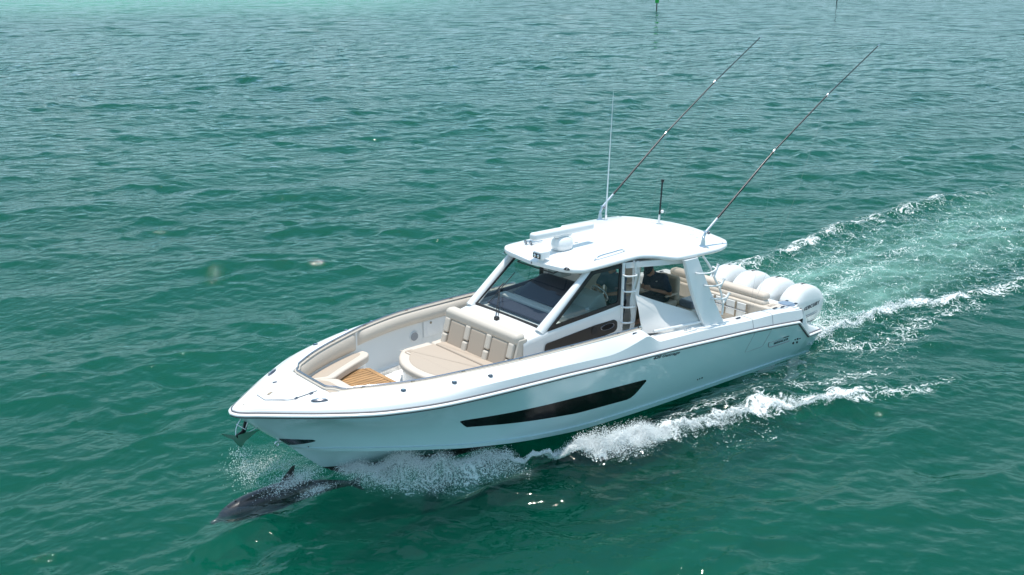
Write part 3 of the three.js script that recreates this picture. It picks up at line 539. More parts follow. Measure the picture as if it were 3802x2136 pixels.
  part('helm_console', [plate([[6.55, 1.9], [6.9, 2.30], [7.08, 2.36], [7.26, 1.95], [7.26, 1.0], [6.55, 1.0]], -0.9, 0.75, 0.02, 0.04)], M.dashGrey);
  { const g = rbox(6.62, 6.7, 2.10, 2.15, 0.755, 0.765, 0.002); part('warning_label', g, M.whip); }
  const wheel = new THREE.TorusGeometry(0.19, 0.016, 10, 36); const wh = part('steering_wheel', wheel, M.steel);
  for (let i = 0; i < 5; i++) { const a = i * 2 * Math.PI / 5; part('spoke', rod([0, 0, 0], [0.185 * Math.cos(a), 0.185 * Math.sin(a), 0], 0.009), M.steel, wh); }
  part('hub', rod([0, 0, -0.14], [0, 0, 0.015], 0.04), M.black, wh);
  wh.position.set(7.36, 2.20, 0.40); wh.rotation.set(0, 1.5708, 0); wh.rotateX(-0.55);
  // roof lining frame of the opening skylight above the screen
  const F = [[6.02, 2.86, -0.46], [6.02, 2.86, 0.50], [6.30, 2.885, 0.48], [6.30, 2.885, -0.5]];
  part('skylight_frame', F.map((a, i) => bar(a, F[(i + 1) % 4], 0.02, 0.022)), M.black);
  part('storage_tub', rbox(6.95, 7.25, 2.42, 2.58, -0.62, -0.25, 0.03), std({ color: rgb(0.75, 0.78, 0.78), roughness: 0.2, transmission: 0.7, thickness: 0 }));
}
// ---------------------------------------------------------------- hardtop
const topHalf = spline([5.92, 6.0, 6.1, 6.25, 6.45, 7.6, 7.9, 8.2, 9.3, 9.65, 9.95, 10.1, 10.16], [0.02, 0.72, 0.92, 1.04, 1.06, 1.08, 1.22, 1.53, 1.56, 1.50, 1.30, 0.95, 0.55]);
const lipY = spline([5.92, 6.6, 7.6, 8.3, 9.3, 10.2], [2.93, 2.955, 2.985, 2.955, 2.945, 2.965]);
const crownC = spline([5.92, 6.2, 6.8, 8, 9.3, 10.16], [2.99, 3.055, 3.105, 3.13, 3.125, 3.08]);
const crownY = (s, z) => { const w = Math.max(topHalf(s), 0.4), t = clamp(Math.abs(z) / w), c = crownC(s); return lerp(c, lipY(s) + 0.075, Math.pow(t, 3.2)); };
{
  const S = range(0, 1, 70).map((u) => 5.92 + 4.24 * (0.5 - 0.5 * Math.cos(Math.PI * u)) * 0.55 + 4.24 * u * 0.45);
  const rowsT = S.map((s) => range(-1, 1, 40).map((t) => { const q = Math.sin(t * Math.PI / 2); const z = q * topHalf(s); return V(s, crownY(s, z), z); }));
  const lip = (k) => S.map((s) => { const w = topHalf(s), y = lipY(s); const e = smooth(5.92, 6.05, s) * (1 - smooth(10.05, 10.16, s)); return [V(s, crownY(s, w), k * w), V(s, y + 0.055, k * (w + 0.016)), V(s, y + 0.025, k * (w + 0.016)), V(s, y, k * (w - 0.01)), V(s, y - 0.005, k * Math.max(0, w - 0.10))]; });
  const ends = [S[0], S[S.length - 1]].map((s, i) => { const w = topHalf(s), sgn = i ? 1 : -1; return loft(range(-1, 1, 24).map((t) => { const z = t * w; return [V(s, crownY(s, z), z), V(s + sgn * 0.015, (crownY(s, z) + lipY(s)) / 2, z), V(s, lipY(s), z)]; })); });
  const under = S.map((s) => range(-1, 1, 10).map((t) => V(s, lipY(s) - 0.005, t * Math.max(0, topHalf(s) - 0.08))));
  const roof = part('hardtop', [loft(rowsT), loft(lip(1)), mirrorZ(loft(lip(1))), ...ends, loft(under)], M.gel);
  // raised line round the after edge
  const ridge = [...range(1.40, -1.40, 40).map((z) => { const s = 9.86 - 0.16 * Math.pow(Math.abs(z) / 1.4, 6); return V(s, crownY(s, z) + 0.004, z); })];
  part('drip_moulding', tube(ridge, 0.01, 6, 120), M.gel, roof);
  const disc = (s, z, r, h, m, name) => { const g = new THREE.CylinderGeometry(r * 0.92, r, h, 24); g.translate(s, crownY(s, z) + h / 2 - 0.002, z); return part(name, g, m); };
  disc(9.71, -0.45, 0.085, 0.016, M.gel, 'deck_plate'); disc(9.53, 0.77, 0.05, 0.014, M.gel, 'deck_plate'); disc(9.48, 0.92, 0.05, 0.014, M.gel, 'deck_plate');
  disc(7.17, -0.10, 0.035, 0.03, M.gel, 'antenna_puck');
  { const g = new THREE.SphereGeometry(0.085, 20, 8, 0, 2 * Math.PI, 0, Math.PI / 2); g.scale(0.55, 0.5, 0.75); for (const k of [1, -1]) { const q = g.clone(); q.translate(6.02 + (k < 0 ? 0.10 : 0), crownY(6.02, 0.82) - (k < 0 ? 0.09 : 0.01), k * (k < 0 ? 0.88 : 0.83)); const nl = part('navigation_light', q, M.black); part('band', rod([5.99, crownY(6.0, 0.83) + (k < 0 ? -0.08 : 0.008), k * 0.79], [5.99, crownY(6.0, 0.83) + (k < 0 ? -0.08 : 0.008), k * 0.87], 0.008), M.steel, nl); } }
  for (const k of [1, -1]) { const z = k * 0.86, pts = [[6.68, crownY(6.68, z), z], [6.76, crownY(6.75, z) + 0.045, z], [7.15, crownY(7.15, z) + 0.055, z * 0.99], [7.44, crownY(7.44, z) + 0.045, z * 0.97], [7.52, crownY(7.52, z), z * 0.96]]; part('roof_grab_rail', tube(pts, 0.014, 8, 40), M.steel); }
  // radar: pedestal and open array
  { const c = [6.68, crownY(6.68, 0.02), 0.02];
    const rows = [[0, 0.14, 0.13], [0.03, 0.19, 0.155], [0.10, 0.215, 0.165], [0.112, 0.212, 0.162], [0.118, 0.215, 0.165], [0.2, 0.20, 0.15], [0.25, 0.12, 0.09], [0.255, 0, 0]].map(([y, a, b]) => range(0, 1, 27).map((t) => { const q = t * 2 * Math.PI * 27 / 28; return V(c[0] + a * Math.sign(Math.cos(q)) * Math.pow(Math.abs(Math.cos(q)), 0.75), c[1] - 0.01 + y, c[2] + b * Math.sign(Math.sin(q)) * Math.pow(Math.abs(Math.sin(q)), 0.75)); }));
    const rad = part('radar', loft(rows, true), M.gel);
    part('array', [rbox(c[0] - 0.77, c[0] + 0.77, c[1] + 0.275, c[1] + 0.41, c[2] - 0.085, c[2] + 0.085, 0.05, 5)], M.gel, rad);
    part('array_mount', [rbox(c[0] - 0.2, c[0] + 0.2, c[1] + 0.235, c[1] + 0.31, c[2] - 0.06, c[2] + 0.06, 0.03)], M.gel, rad); }
  // searchlight
  { const c = [5.99, crownY(5.99, 0.2), 0.2], g = part('searchlight', [rbox(c[0] - 0.11, c[0] + 0.12, c[1] + 0.075, c[1] + 0.21, c[2] - 0.105, c[2] + 0.105, 0.02), rod([c[0], c[1] - 0.02, c[2]], [c[0], c[1] + 0.09, c[2]], 0.05)], M.gel);
    part('lamp_face', rbox(c[0] - 0.122, c[0] - 0.108, c[1] + 0.085, c[1] + 0.175, c[2] - 0.098, c[2] + 0.098, 0.008), M.black, g);
    for (const k of [-1, 1]) { const l = new THREE.SphereGeometry(0.034, 16, 12); l.scale(0.4, 1, 1); l.translate(c[0] - 0.122, c[1] + 0.13, c[2] + k * 0.045); part('lens', l, M.steel, g); }
    part('base_plate', rod([c[0], c[1] - 0.015, c[2]], [c[0], c[1] + 0.004, c[2]], 0.075, 0.075, 20), M.gel, g); }
  // twin trumpet horn
  { const y = crownY(6.5, 0.74) + 0.05, prof = [[0.045, 0], [0.03, 0.04], [0.015, 0.12], [0.012, 0.3], [0.0, 0.32]].map(([r, h]) => new THREE.Vector2(r, h));
    const horn = (z, s) => { const g = new THREE.LatheGeometry(prof, 18); g.rotateZ(-Math.PI / 2); g.translate(s, y, z); return g; };
    const h = part('trumpet_horn', horn(-0.70, 6.42), M.steel); part('trumpet', horn(-0.60, 6.46), M.steel, h);
    part('bracket', [rod([6.62, y - 0.06, -0.70], [6.62, y, -0.70], 0.012), rod([6.66, y - 0.06, -0.60], [6.66, y, -0.60], 0.012)], M.steel, h); }
  // whip antenna, anchor light mast
  { const y = crownY(9.12, -1.18), a = part('whip_antenna', rod([9.12, y, -1.18], [9.215, 5.72, -1.24], 0.017, 0.004, 8), M.whip); part('base', [rod([9.12, y, -1.18], [9.123, y + 0.12, -1.18], 0.028), rod([9.12, y - 0.01, -1.18], [9.12, y + 0.012, -1.18], 0.05)], M.steel, a); }
  { const y = crownY(9.69, -0.22), m = part('light_mast', rod([9.69, y, -0.22], [9.775, 3.98, -0.27], 0.018, 0.016), M.pole); part('lamp', rod([9.774, 3.96, -0.27], [9.78, 4.02, -0.27], 0.028, 0.035), M.black, m); part('base', [rod([9.69, y - 0.01, -0.22], [9.69, y + 0.012, -0.22], 0.055), rod([9.69, y, -0.22], [9.70, y + 0.2, -0.225], 0.025)], M.steel, m); const gps = new THREE.SphereGeometry(0.035, 14, 10); gps.translate(9.75, y + 0.26, -0.20); part('aerial', gps, M.gel, m); }
  // outriggers
  for (const k of [1, -1]) {
    const b = V(9.14, crownY(9.14, 1.36), k * 1.36), J = [V(9.20, 3.33, k * 1.36), V(11.131, 4.719, k * 1.40), V(12.769, 5.735, k * 1.45), V(14.42, 6.675, k * 1.505)], e = J[0].clone().lerp(J[1], 0.16);
    const base = new THREE.LatheGeometry([[0.075, 0], [0.075, 0.015], [0.05, 0.03], [0.038, 0.12], [0.028, 0.15], [0.028, 0.19], [0, 0.19]].map(([r, h]) => new THREE.Vector2(r, h)), 20); base.translate(b.x, b.y - 0.005, b.z);
    const o = part('outrigger', base, M.steel);
    part('elbow', [rod(b.clone().add(V(0, 0.16, 0)), J[0], 0.024), rod(J[0], e, 0.027), rod(J[0].clone().add(V(0, 0, -0.05)), J[0].clone().add(V(0, 0, 0.07)), 0.022)], M.steel, o);
    const kn = new THREE.SphereGeometry(0.032, 12, 10); kn.translate(J[0].x - 0.02, J[0].y, J[0].z + 0.08); part('clamp_knob', kn, M.darkSteel, o);
    [[e, J[1], 0.021, 0.020], [J[1], J[2], 0.016, 0.015], [J[2], J[3], 0.012, 0.011]].forEach(([p, q, r0, r1]) => part('pole_section', rod(p, q, r0, r1), M.pole, o));
    for (const i of [1, 2]) { const d = J[i].clone().sub(J[0]).normalize(); part('joint_collar', [rod(J[i].clone().addScaledVector(d, -0.03), J[i].clone().addScaledVector(d, 0.03), 0.025), rod(J[i], J[i].clone().add(V(0.02, -0.05, 0)), 0.008)], M.steel, o); }
    part('tip', rod(J[3], J[3].clone().add(V(0.07, 0.04, 0)), 0.014, 0.01), M.steel, o);
    // halyards from the joints down to the cockpit
    for (const [q, to, bend] of [[J[1], V(10.6, 1.55, k * 1.55), 0.25], [J[2], V(10.7, 1.55, k * 1.55), 0.4]]) part('halyard', tube([q.clone().add(V(0.02, -0.05, 0)), q.clone().lerp(to, 0.5).add(V(bend * 0.2, -bend * 0.3, 0)), to], 0.0022, 4, 24), M.grey, o);
  }
}
// tower legs with rod racks, ladder, side curtains
{
  for (const k of [1, -1]) {
    const rows = range(0, 1, 12).map((u) => { const y = lerp(1.50, 2.95, u), z = lerp(1.765, 1.60, u), f = 8.94 - 0.60 * u - 0.06 * Math.sin(Math.PI * u), a = 9.53 - 0.80 * u - 0.02 * Math.sin(Math.PI * u), t = 0.075; return [[f + 0.02, z], [f, z - 0.02], [f, z - t], [f + 0.03, z - t - 0.01], [a - 0.03, z - t - 0.01], [a, z - t], [a, z - 0.02], [a - 0.02, z]].map(([s, zz]) => V(s, y, k * zz)); });
    const leg = part('tower_leg', toCreasedNormals(capped(rows), 0.6), M.gel);
    part('rod_rack_post', tube([[8.84, 2.96, k * 1.62], [9.02, 2.74, k * 1.66], [9.155, 2.52, k * 1.67], [9.38, 2.19, k * 1.69], [9.49, 1.82, k * 1.70], [9.47, 1.70, k * 1.70]], 0.021, 8, 40), M.gel);
    const A = [[8.634, 2.672, 1.655], [8.876, 2.398, 1.685], [9.089, 2.108, 1.715]], B = [[9.079, 2.709, 1.76], [9.3, 2.392, 1.76], [9.478, 2.085, 1.77]], T = [[[9.195, 2.775], [9.077, 2.547]], [[9.419, 2.448], [9.292, 2.277]], [[9.625, 2.127], [9.452, 1.943]]];
    for (let i = 0; i < 3; i++) {
      const a = A[i], b = B[i], arm = part('rod_rack_arm', tube([[a[0], a[1], k * (a[2] - 0.02)], [a[0] + 0.01, a[1] + 0.005, k * (a[2] + 0.05)], [lerp(a[0], b[0], 0.5), lerp(a[1], b[1], 0.5) - 0.015, k * (b[2] + 0.03)], [b[0], b[1], k * b[2]], [b[0] + 0.01, b[1] + 0.02, k * 1.67]], 0.018, 8, 40), M.gel);
      part('rod_holder', [rod([T[i][1][0], T[i][1][1], k * 1.72], [T[i][0][0], T[i][0][1], k * 1.72], 0.026), rod([T[i][0][0] - 0.01, T[i][0][1] - 0.02, k * 1.72], [T[i][0][0], T[i][0][1], k * 1.72], 0.032)], M.gel, arm);
    }
    // posts and steps by the house door
    part('door_post', [rod([7.27, 1.0, k * 1.08], [7.24, 2.98, k * 1.06], 0.032), rod([7.52, 1.0, k * 1.12], [7.50, 2.98, k * 1.08], 0.022)], M.gel);
    for (const y of [1.855, 2.155, 2.455, 2.75]) part('step_rung', tube([[7.2, y + 0.01, k * 1.10], [7.215, y, k * 1.17], [7.36, y - 0.018, k * 1.20], [7.50, y - 0.03, k * 1.17], [7.52, y - 0.02, k * 1.10]], 0.017, 8, 30), M.gel);
    const wrap = loft(range(0, 1, 14).map((u) => { const y = lerp(2.97, 1.66, u), a = 7.42 + 0.05 * Math.sin(u * 9), b = 7.60 + 0.05 * u - 0.1 * u * u; return range(0, 1, 8).map((t) => V(lerp(a, b, t), y, k * (1.13 + 0.03 * Math.sin(t * 6 + u * 5) + 0.02 * u))); }));
    part('rolled_curtain', wrap, M.canvas);
    const skirt = loft(range(0, 1, 24).map((u) => { const st = lerp(7.50, 9.0, u), yt = lerp(2.375, 1.78, Math.pow(u, 0.92)), yb = lerp(1.64, 1.58, u), zt = lerp(1.13, 1.63, u), zb = lerp(1.42, 1.70, smooth(0, 0.6, u)); return range(0, 1, 10).map((t) => V(st, lerp(yt, yb, t), k * (lerp(zt, zb, t) + 0.02 * Math.sin(t * 5 + u * 7) * Math.sin(Math.PI * t)))); }));
    const sc = part('side_curtain', skirt, M.canvas);
    part('vinyl_window', loft(range(0, 1, 16).map((u) => { const st = lerp(7.62, 8.40, u), sb = lerp(7.50, 8.98, u), yt = 2.87, yb = lerp(2.375, 1.78, Math.pow(u, 0.92)) + 0.004; return range(0, 1, 6).map((t) => V(lerp(st, sb, t), lerp(yt, yb, t), k * (lerp(lerp(1.13, 1.50, u), lerp(1.13, 1.63, u), t) + 0.006 * Math.sin(u * 11 + t * 4)))); })), M.vinyl, sc);
    const val = loft(range(0, 1, 20).map((u) => { const s = lerp(7.3, 8.45, u); return [V(s, 2.965, k * lerp(1.05, 1.5, u)), V(s, 2.90 - 0.012 * Math.sin(u * 20), k * lerp(1.06, 1.5, u)), V(s, 2.86, k * lerp(1.07, 1.50, u))]; }));
    part('curtain_valance', val, M.canvas);
    part('side_grab_rail', [rod([7.55, 1.745, k * 1.62], [8.90, 1.672, k * 1.68], 0.026)], M.gel);
  }
  part('roof_lining', slab([[6.7, -1.0], [8.0, -1.1], [8.4, -1.4], [9.6, -1.4], [9.6, 1.4], [8.4, 1.4], [8.0, 1.1], [6.7, 1.0]], 2.905, 2.93, 0.005, 0.05), M.liner);
}
// helm seats
{
  const seat = (s, z) => {
    const b = part('helm_seat', rbox(s - 0.28, s + 0.22, 1.66, 1.80, z - 0.26, z + 0.26, 0.05, 4), M.cream);
    const back = rbox(s + 0.16, s + 0.30, 1.78, 2.27, z - 0.25, z + 0.25, 0.06, 4); part('backrest', back, M.cream, b);
    part('pedestal', [rbox(s - 0.2, s + 0.2, 0.88, 1.66, z - 0.2, z + 0.2, 0.03)], M.gel, b);
    part('armrest', [rbox(s - 0.2, s + 0.2, 1.93, 1.97, z + 0.25, z + 0.30, 0.018), rbox(s - 0.2, s + 0.2, 1.93, 1.97, z - 0.30, z - 0.25, 0.018)], M.cream, b);
  };
  for (const z of [-0.62, -0.02]) seat(8.02, z);
  for (const z of [-0.55, 0.50]) seat(9.05, z);
  part('helm_bench', [plate([[9.34, 0.88], [9.95, 0.88], [9.95, 1.60], [9.82, 1.70], [9.34, 1.70]], -1.1, 1.05, 0.02, 0.05)], M.taupe);
  const c = part('grill_cabinet', rbox(9.30, 9.75, 0.88, 1.66, 0.70, 1.10, 0.03), M.gel); part('lid', rbox(9.32, 9.73, 1.66, 1.82, 0.72, 1.08, 0.06), M.paleBlue, c); part('handle', rod([9.40, 1.74, 1.10], [9.65, 1.74, 1.10], 0.012), M.steel, c);
}

// ---------------------------------------------------------------- cockpit aft and the engines
{
  part('aft_bench', rbox(11.35, 11.78, 0.88, 1.40, -1.5, 1.5, 0.04), M.cream);
  part('aft_backrest', rbox(11.42, 11.68, 1.30, 1.50, -1.32, 1.32, 0.08, 5), M.cream);
  const roll = part('aft_bolster', rbox(11.46, 11.72, 1.47, 1.63, -1.30, 1.30, 0.075, 6), M.beige);
  roll.material = std({ color: rgb(0.60, 0.52, 0.44), roughness: 0.6, bumpMap: vinylBump, bumpScale: 0.0006 });
  pair('coaming_pad', rbox(11.40, 11.85, 1.22, 1.40, 1.28, 1.56, 0.07, 5), M.cream);
  // folded bench: white panels on a steel frame
  for (let i = 0; i < 4; i++) for (const [a, b] of [[1.05, 1.19], [1.22, 1.37]]) part('folded_seat_panel', rbox(11.285, 11.32, a, b, -0.1 + i * 0.28, 0.15 + i * 0.28, 0.015), M.liner);
  const fr = part('folded_seat_frame', [rod([11.27, 1.205, -0.12], [11.27, 1.205, 1.03], 0.014)], M.steel);
  for (let i = 0; i < 5; i++) part('upright', rbox(11.26, 11.285, 1.03, 1.38, -0.13 + i * 0.282, -0.10 + i * 0.282, 0.004), M.taupe, fr);
  // transom locker lid and fittings
  const lid = part('bait_well_lid', slab([[11.80, 1.40], [11.98, 1.42], [12.07, 1.52], [12.03, 1.72], [11.86, 1.78], [11.77, 1.60]], 1.405, 1.43, 0.006, 0.07), M.paleBlue);
  part('rim', slab([[11.78, 1.36], [12.0, 1.38], [12.10, 1.52], [12.05, 1.76], [11.85, 1.82], [11.74, 1.60]], 1.38, 1.412, 0.004, 0.08), M.gel, lid);
  for (const [s, z] of [[12.06, 1.47], [12.05, 1.7]]) part('hinge', rbox(s - 0.03, s + 0.03, 1.42, 1.44, z - 0.025, z + 0.025, 0.005), M.darkSteel, lid);
  part('transom_deck', slab([[11.7, -1.85], [12.02, -1.85], [12.0, 1.85], [11.7, 1.85]], 1.34, 1.385, 0.012, 0.04), M.gel);
}
{
  // one outboard, its base at the transom; x aft, y up
  const sup = (a, b, n, e, f) => range(0, 1, n - 1).map((t) => { const q = t * 2 * Math.PI * (n - 1) / n, c = Math.cos(q), s = Math.sin(q); return f(Math.sign(c) * Math.pow(Math.abs(c), e) * a, Math.sign(s) * Math.pow(Math.abs(s), e) * b); });
  const cowl = [[0.60, 12.98, 13.86, 0.225, 0.5], [0.74, 12.90, 13.95, 0.268, 0.46], [0.80, 12.87, 13.985, 0.285, 0.45], [0.95, 12.81, 14.0, 0.300, 0.42], [1.07, 12.79, 13.995, 0.304, 0.40], [1.13, 12.80, 13.985, 0.302, 0.40], [1.17, 12.815, 13.975, 0.297, 0.40], [1.25, 12.88, 13.95, 0.282, 0.42], [1.32, 12.95, 13.92, 0.262, 0.44], [1.385, 13.03, 13.86, 0.232, 0.5], [1.43, 13.10, 13.77, 0.185, 0.55], [1.455, 13.17, 13.66, 0.12, 0.6], [1.463, 13.28, 13.52, 0.03, 0.7]];
  const rows = cowl.map(([y, a, b, w, e]) => sup((b - a) / 2, w * 0.91, 44, e, (x, z) => V((a + b) / 2 + x, y - 0.13 * smooth(-0.05, 0.55, x) * smooth(0.95, 1.4, y), z)));
  const cowlGeo = mergeVertices(loft(rows, true)); cowlGeo.computeVertexNormals();
  const skirt = loft([[0.35, 13.10, 13.62, 0.10], [0.45, 13.06, 13.70, 0.14], [0.60, 12.985, 13.855, 0.222]].map(([y, a, b, w]) => sup((b - a) / 2, w, 32, 0.6, (x, z) => V((a + b) / 2 + x, y, z))), true);
  const mid = loft([[-0.75, 13.14, 13.50, 0.045], [-0.2, 13.12, 13.52, 0.06], [0.35, 13.10, 13.62, 0.10]].map(([y, a, b, w]) => sup((b - a) / 2, w, 24, 0.7, (x, z) => V((a + b) / 2 + x, y, z))), true);
  const cav = slab([[13.1, -0.06], [13.6, -0.13], [13.72, -0.13], [13.72, 0.13], [13.6, 0.13], [13.1, 0.06]], -0.48, -0.465, 0.004, 0.02);
  const torp = new THREE.SphereGeometry(1, 20, 14); torp.scale(0.34, 0.075, 0.075); torp.translate(13.32, -0.78, 0);
  const slot = rbox(-0.007, 0.007, -0.004, 0.003, -0.085, 0.085, 0.002);
  const seam = (k) => { const pts = [[12.865, 0.98], [12.90, 1.12], [12.99, 1.25], [13.15, 1.36], [13.42, 1.40], [13.7, 1.36], [13.9, 1.25]]; return pts; };
  const text = lettering('MERCURY', font, 0.085, 0, 0.66, 0, 0.2, 0, 0.006);
  [-1.0027, -0.3342, 0.3342, 1.0027].forEach((z, i) => {
    const e = part('outboard_engine', cowlGeo, M.engine); e.position.set(0, 0, z);
    part('lower_cowl', skirt, M.engine, e);
    part('gearcase', [mid, cav, torp], M.engine, e);
    part('bracket', [plate([[12.7, 0.30], [13.1, 0.42], [13.1, 0.0], [12.86, -0.2], [12.72, -0.1]], -0.16, 0.16, 0.01, 0.04)], M.black, e);
    const sl = part('handle_slot', slot, M.taupe, e); sl.position.set(13.28, 1.461, 0); sl.rotation.z = -0.05;
    for (const k of [1, -1]) {
      const g = text.clone(), p = g.attributes.position;
      for (let q = 0; q < p.count; q++) { const x = 13.02 + (k > 0 ? p.getX(q) : 0.66 - p.getX(q)), y = 0.93 + p.getY(q) + (k > 0 ? p.getX(q) : 0.66 - p.getX(q)) * 0.1; const ca = 13.41, aa = 0.59, b = 0.274, u = clamp((x - ca) / aa, -1, 1); const zz = b * Math.pow(1 - Math.pow(Math.abs(u), 2 / 0.6), 0.3); p.setXYZ(q, x, y, k * (zz + 0.003 + p.getZ(q))); }
      g.computeVertexNormals(); part('engine_lettering', g, M.decal, e);
      const stripe = (y0) => tube(range(0, 1, 8).map((t) => { const x = lerp(13.15, 13.88, t), u = clamp((x - 13.41) / 0.58, -1, 1); return V(x, y0 + 0.10 * t * t, k * (0.25 * Math.pow(1 - Math.pow(Math.abs(u), 3.3), 0.3) + 0.012)); }), 0.007, 5, 24);
      part('stripe', [stripe(0.76), stripe(0.80)], M.grey, e);
    }
    if (i === 3) part('cowl_joint', tube([[12.84, 0.9, 0.235], [12.87, 1.08, 0.24], [12.98, 1.26, 0.21], [13.16, 1.40, 0.14], [13.27, 1.458, 0.085]].map((q) => V(...q)), 0.007, 6, 40), M.grey, e);
  });
}
// ---------------------------------------------------------------- figures: distance fields meshed with surface nets
function surfaceNet(sdf, lo, hi, cell) {
  const n = [0, 1, 2].map((i) => Math.ceil((hi[i] - lo[i]) / cell) + 1), [nx, ny, nz] = n, f = new Float32Array(nx * ny * nz), id = (i, j, k) => (k * ny + j) * nx + i;
  const B = 6;   // blocks far from the surface are filled without looking closer
  for (let K = 0; K < nz; K += B) for (let J = 0; J < ny; J += B) for (let I = 0; I < nx; I += B) {
    const c = sdf(lo[0] + (I + B / 2) * cell, lo[1] + (J + B / 2) * cell, lo[2] + (K + B / 2) * cell), far = Math.abs(c) > cell * B * 1.6 + 0.03;
    for (let k = K; k < Math.min(nz, K + B); k++) for (let j = J; j < Math.min(ny, J + B); j++) for (let i = I; i < Math.min(nx, I + B); i++) f[id(i, j, k)] = far ? c : sdf(lo[0] + i * cell, lo[1] + j * cell, lo[2] + k * cell);
  }
  const vid = new Int32Array(nx * ny * nz).fill(-1), pos = [], idx = [];
  const E = []; for (let a = 0; a < 8; a++) for (const b of [1, 2, 4]) if (!(a & b)) E.push([a, a | b]);
  for (let k = 0; k < nz - 1; k++) for (let j = 0; j < ny - 1; j++) for (let i = 0; i < nx - 1; i++) {
    const v = []; let m = 0; for (let c = 0; c < 8; c++) { v.push(f[id(i + (c & 1), j + ((c >> 1) & 1), k + (c >> 2))]); if (v[c] < 0) m |= 1 << c; }
    if (m === 0 || m === 255) continue;
    let x = 0, y = 0, z = 0, q = 0; for (const [a, b] of E) if ((v[a] < 0) !== (v[b] < 0)) { const t = v[a] / (v[a] - v[b]); x += lerp(a & 1, b & 1, t); y += lerp((a >> 1) & 1, (b >> 1) & 1, t); z += lerp(a >> 2, b >> 2, t); q++; }
    vid[id(i, j, k)] = pos.length / 3; pos.push(lo[0] + (i + x / q) * cell, lo[1] + (j + y / q) * cell, lo[2] + (k + z / q) * cell);
  }
  const quad = (a, b, c, d, flip) => { if (a < 0 || b < 0 || c < 0 || d < 0) return; flip ? idx.push(a, c, b, a, d, c) : idx.push(a, b, c, a, c, d); };
  for (let k = 1; k < nz - 1; k++) for (let j = 1; j < ny - 1; j++) for (let i = 1; i < nx - 1; i++) {
    const a = f[id(i, j, k)] < 0;
    if (a !== f[id(i + 1, j, k)] < 0) quad(vid[id(i, j - 1, k - 1)], vid[id(i, j, k - 1)], vid[id(i, j, k)], vid[id(i, j - 1, k)], !a);
    if (a !== f[id(i, j + 1, k)] < 0) quad(vid[id(i - 1, j, k - 1)], vid[id(i - 1, j, k)], vid[id(i, j, k)], vid[id(i, j, k - 1)], !a);
    if (a !== f[id(i, j, k + 1)] < 0) quad(vid[id(i - 1, j - 1, k)], vid[id(i, j - 1, k)], vid[id(i, j, k)], vid[id(i - 1, j, k)], !a);
  }
  const g = new THREE.BufferGeometry(); g.setAttribute('position', new THREE.Float32BufferAttribute(pos, 3)); g.setIndex(idx); g.computeVertexNormals(); return g;
}
const smin = (a, b, k) => { const h = clamp(0.5 + 0.5 * (b - a) / k); return lerp(b, a, h) - k * h * (1 - h); };
function capsule(ax, ay, az, bx, by, bz, ra, rb) { const dx = bx - ax, dy = by - ay, dz = bz - az, l = dx * dx + dy * dy + dz * dz; return (x, y, z) => { const t = l ? clamp(((x - ax) * dx + (y - ay) * dy + (z - az) * dz) / l) : 0; return Math.hypot(x - ax - t * dx, y - ay - t * dy, z - az - t * dz) - lerp(ra, rb, t); }; }
const ellip = (cx, cy, cz, a, b, c) => (x, y, z) => { const q = Math.hypot((x - cx) / a, (y - cy) / b, (z - cz) / c); return (q - 1) * Math.min(a, b, c); };
const union = (list, k) => (x, y, z) => { let d = 1e3; for (const f of list) d = smin(d, f(x, y, z), k); return d; };
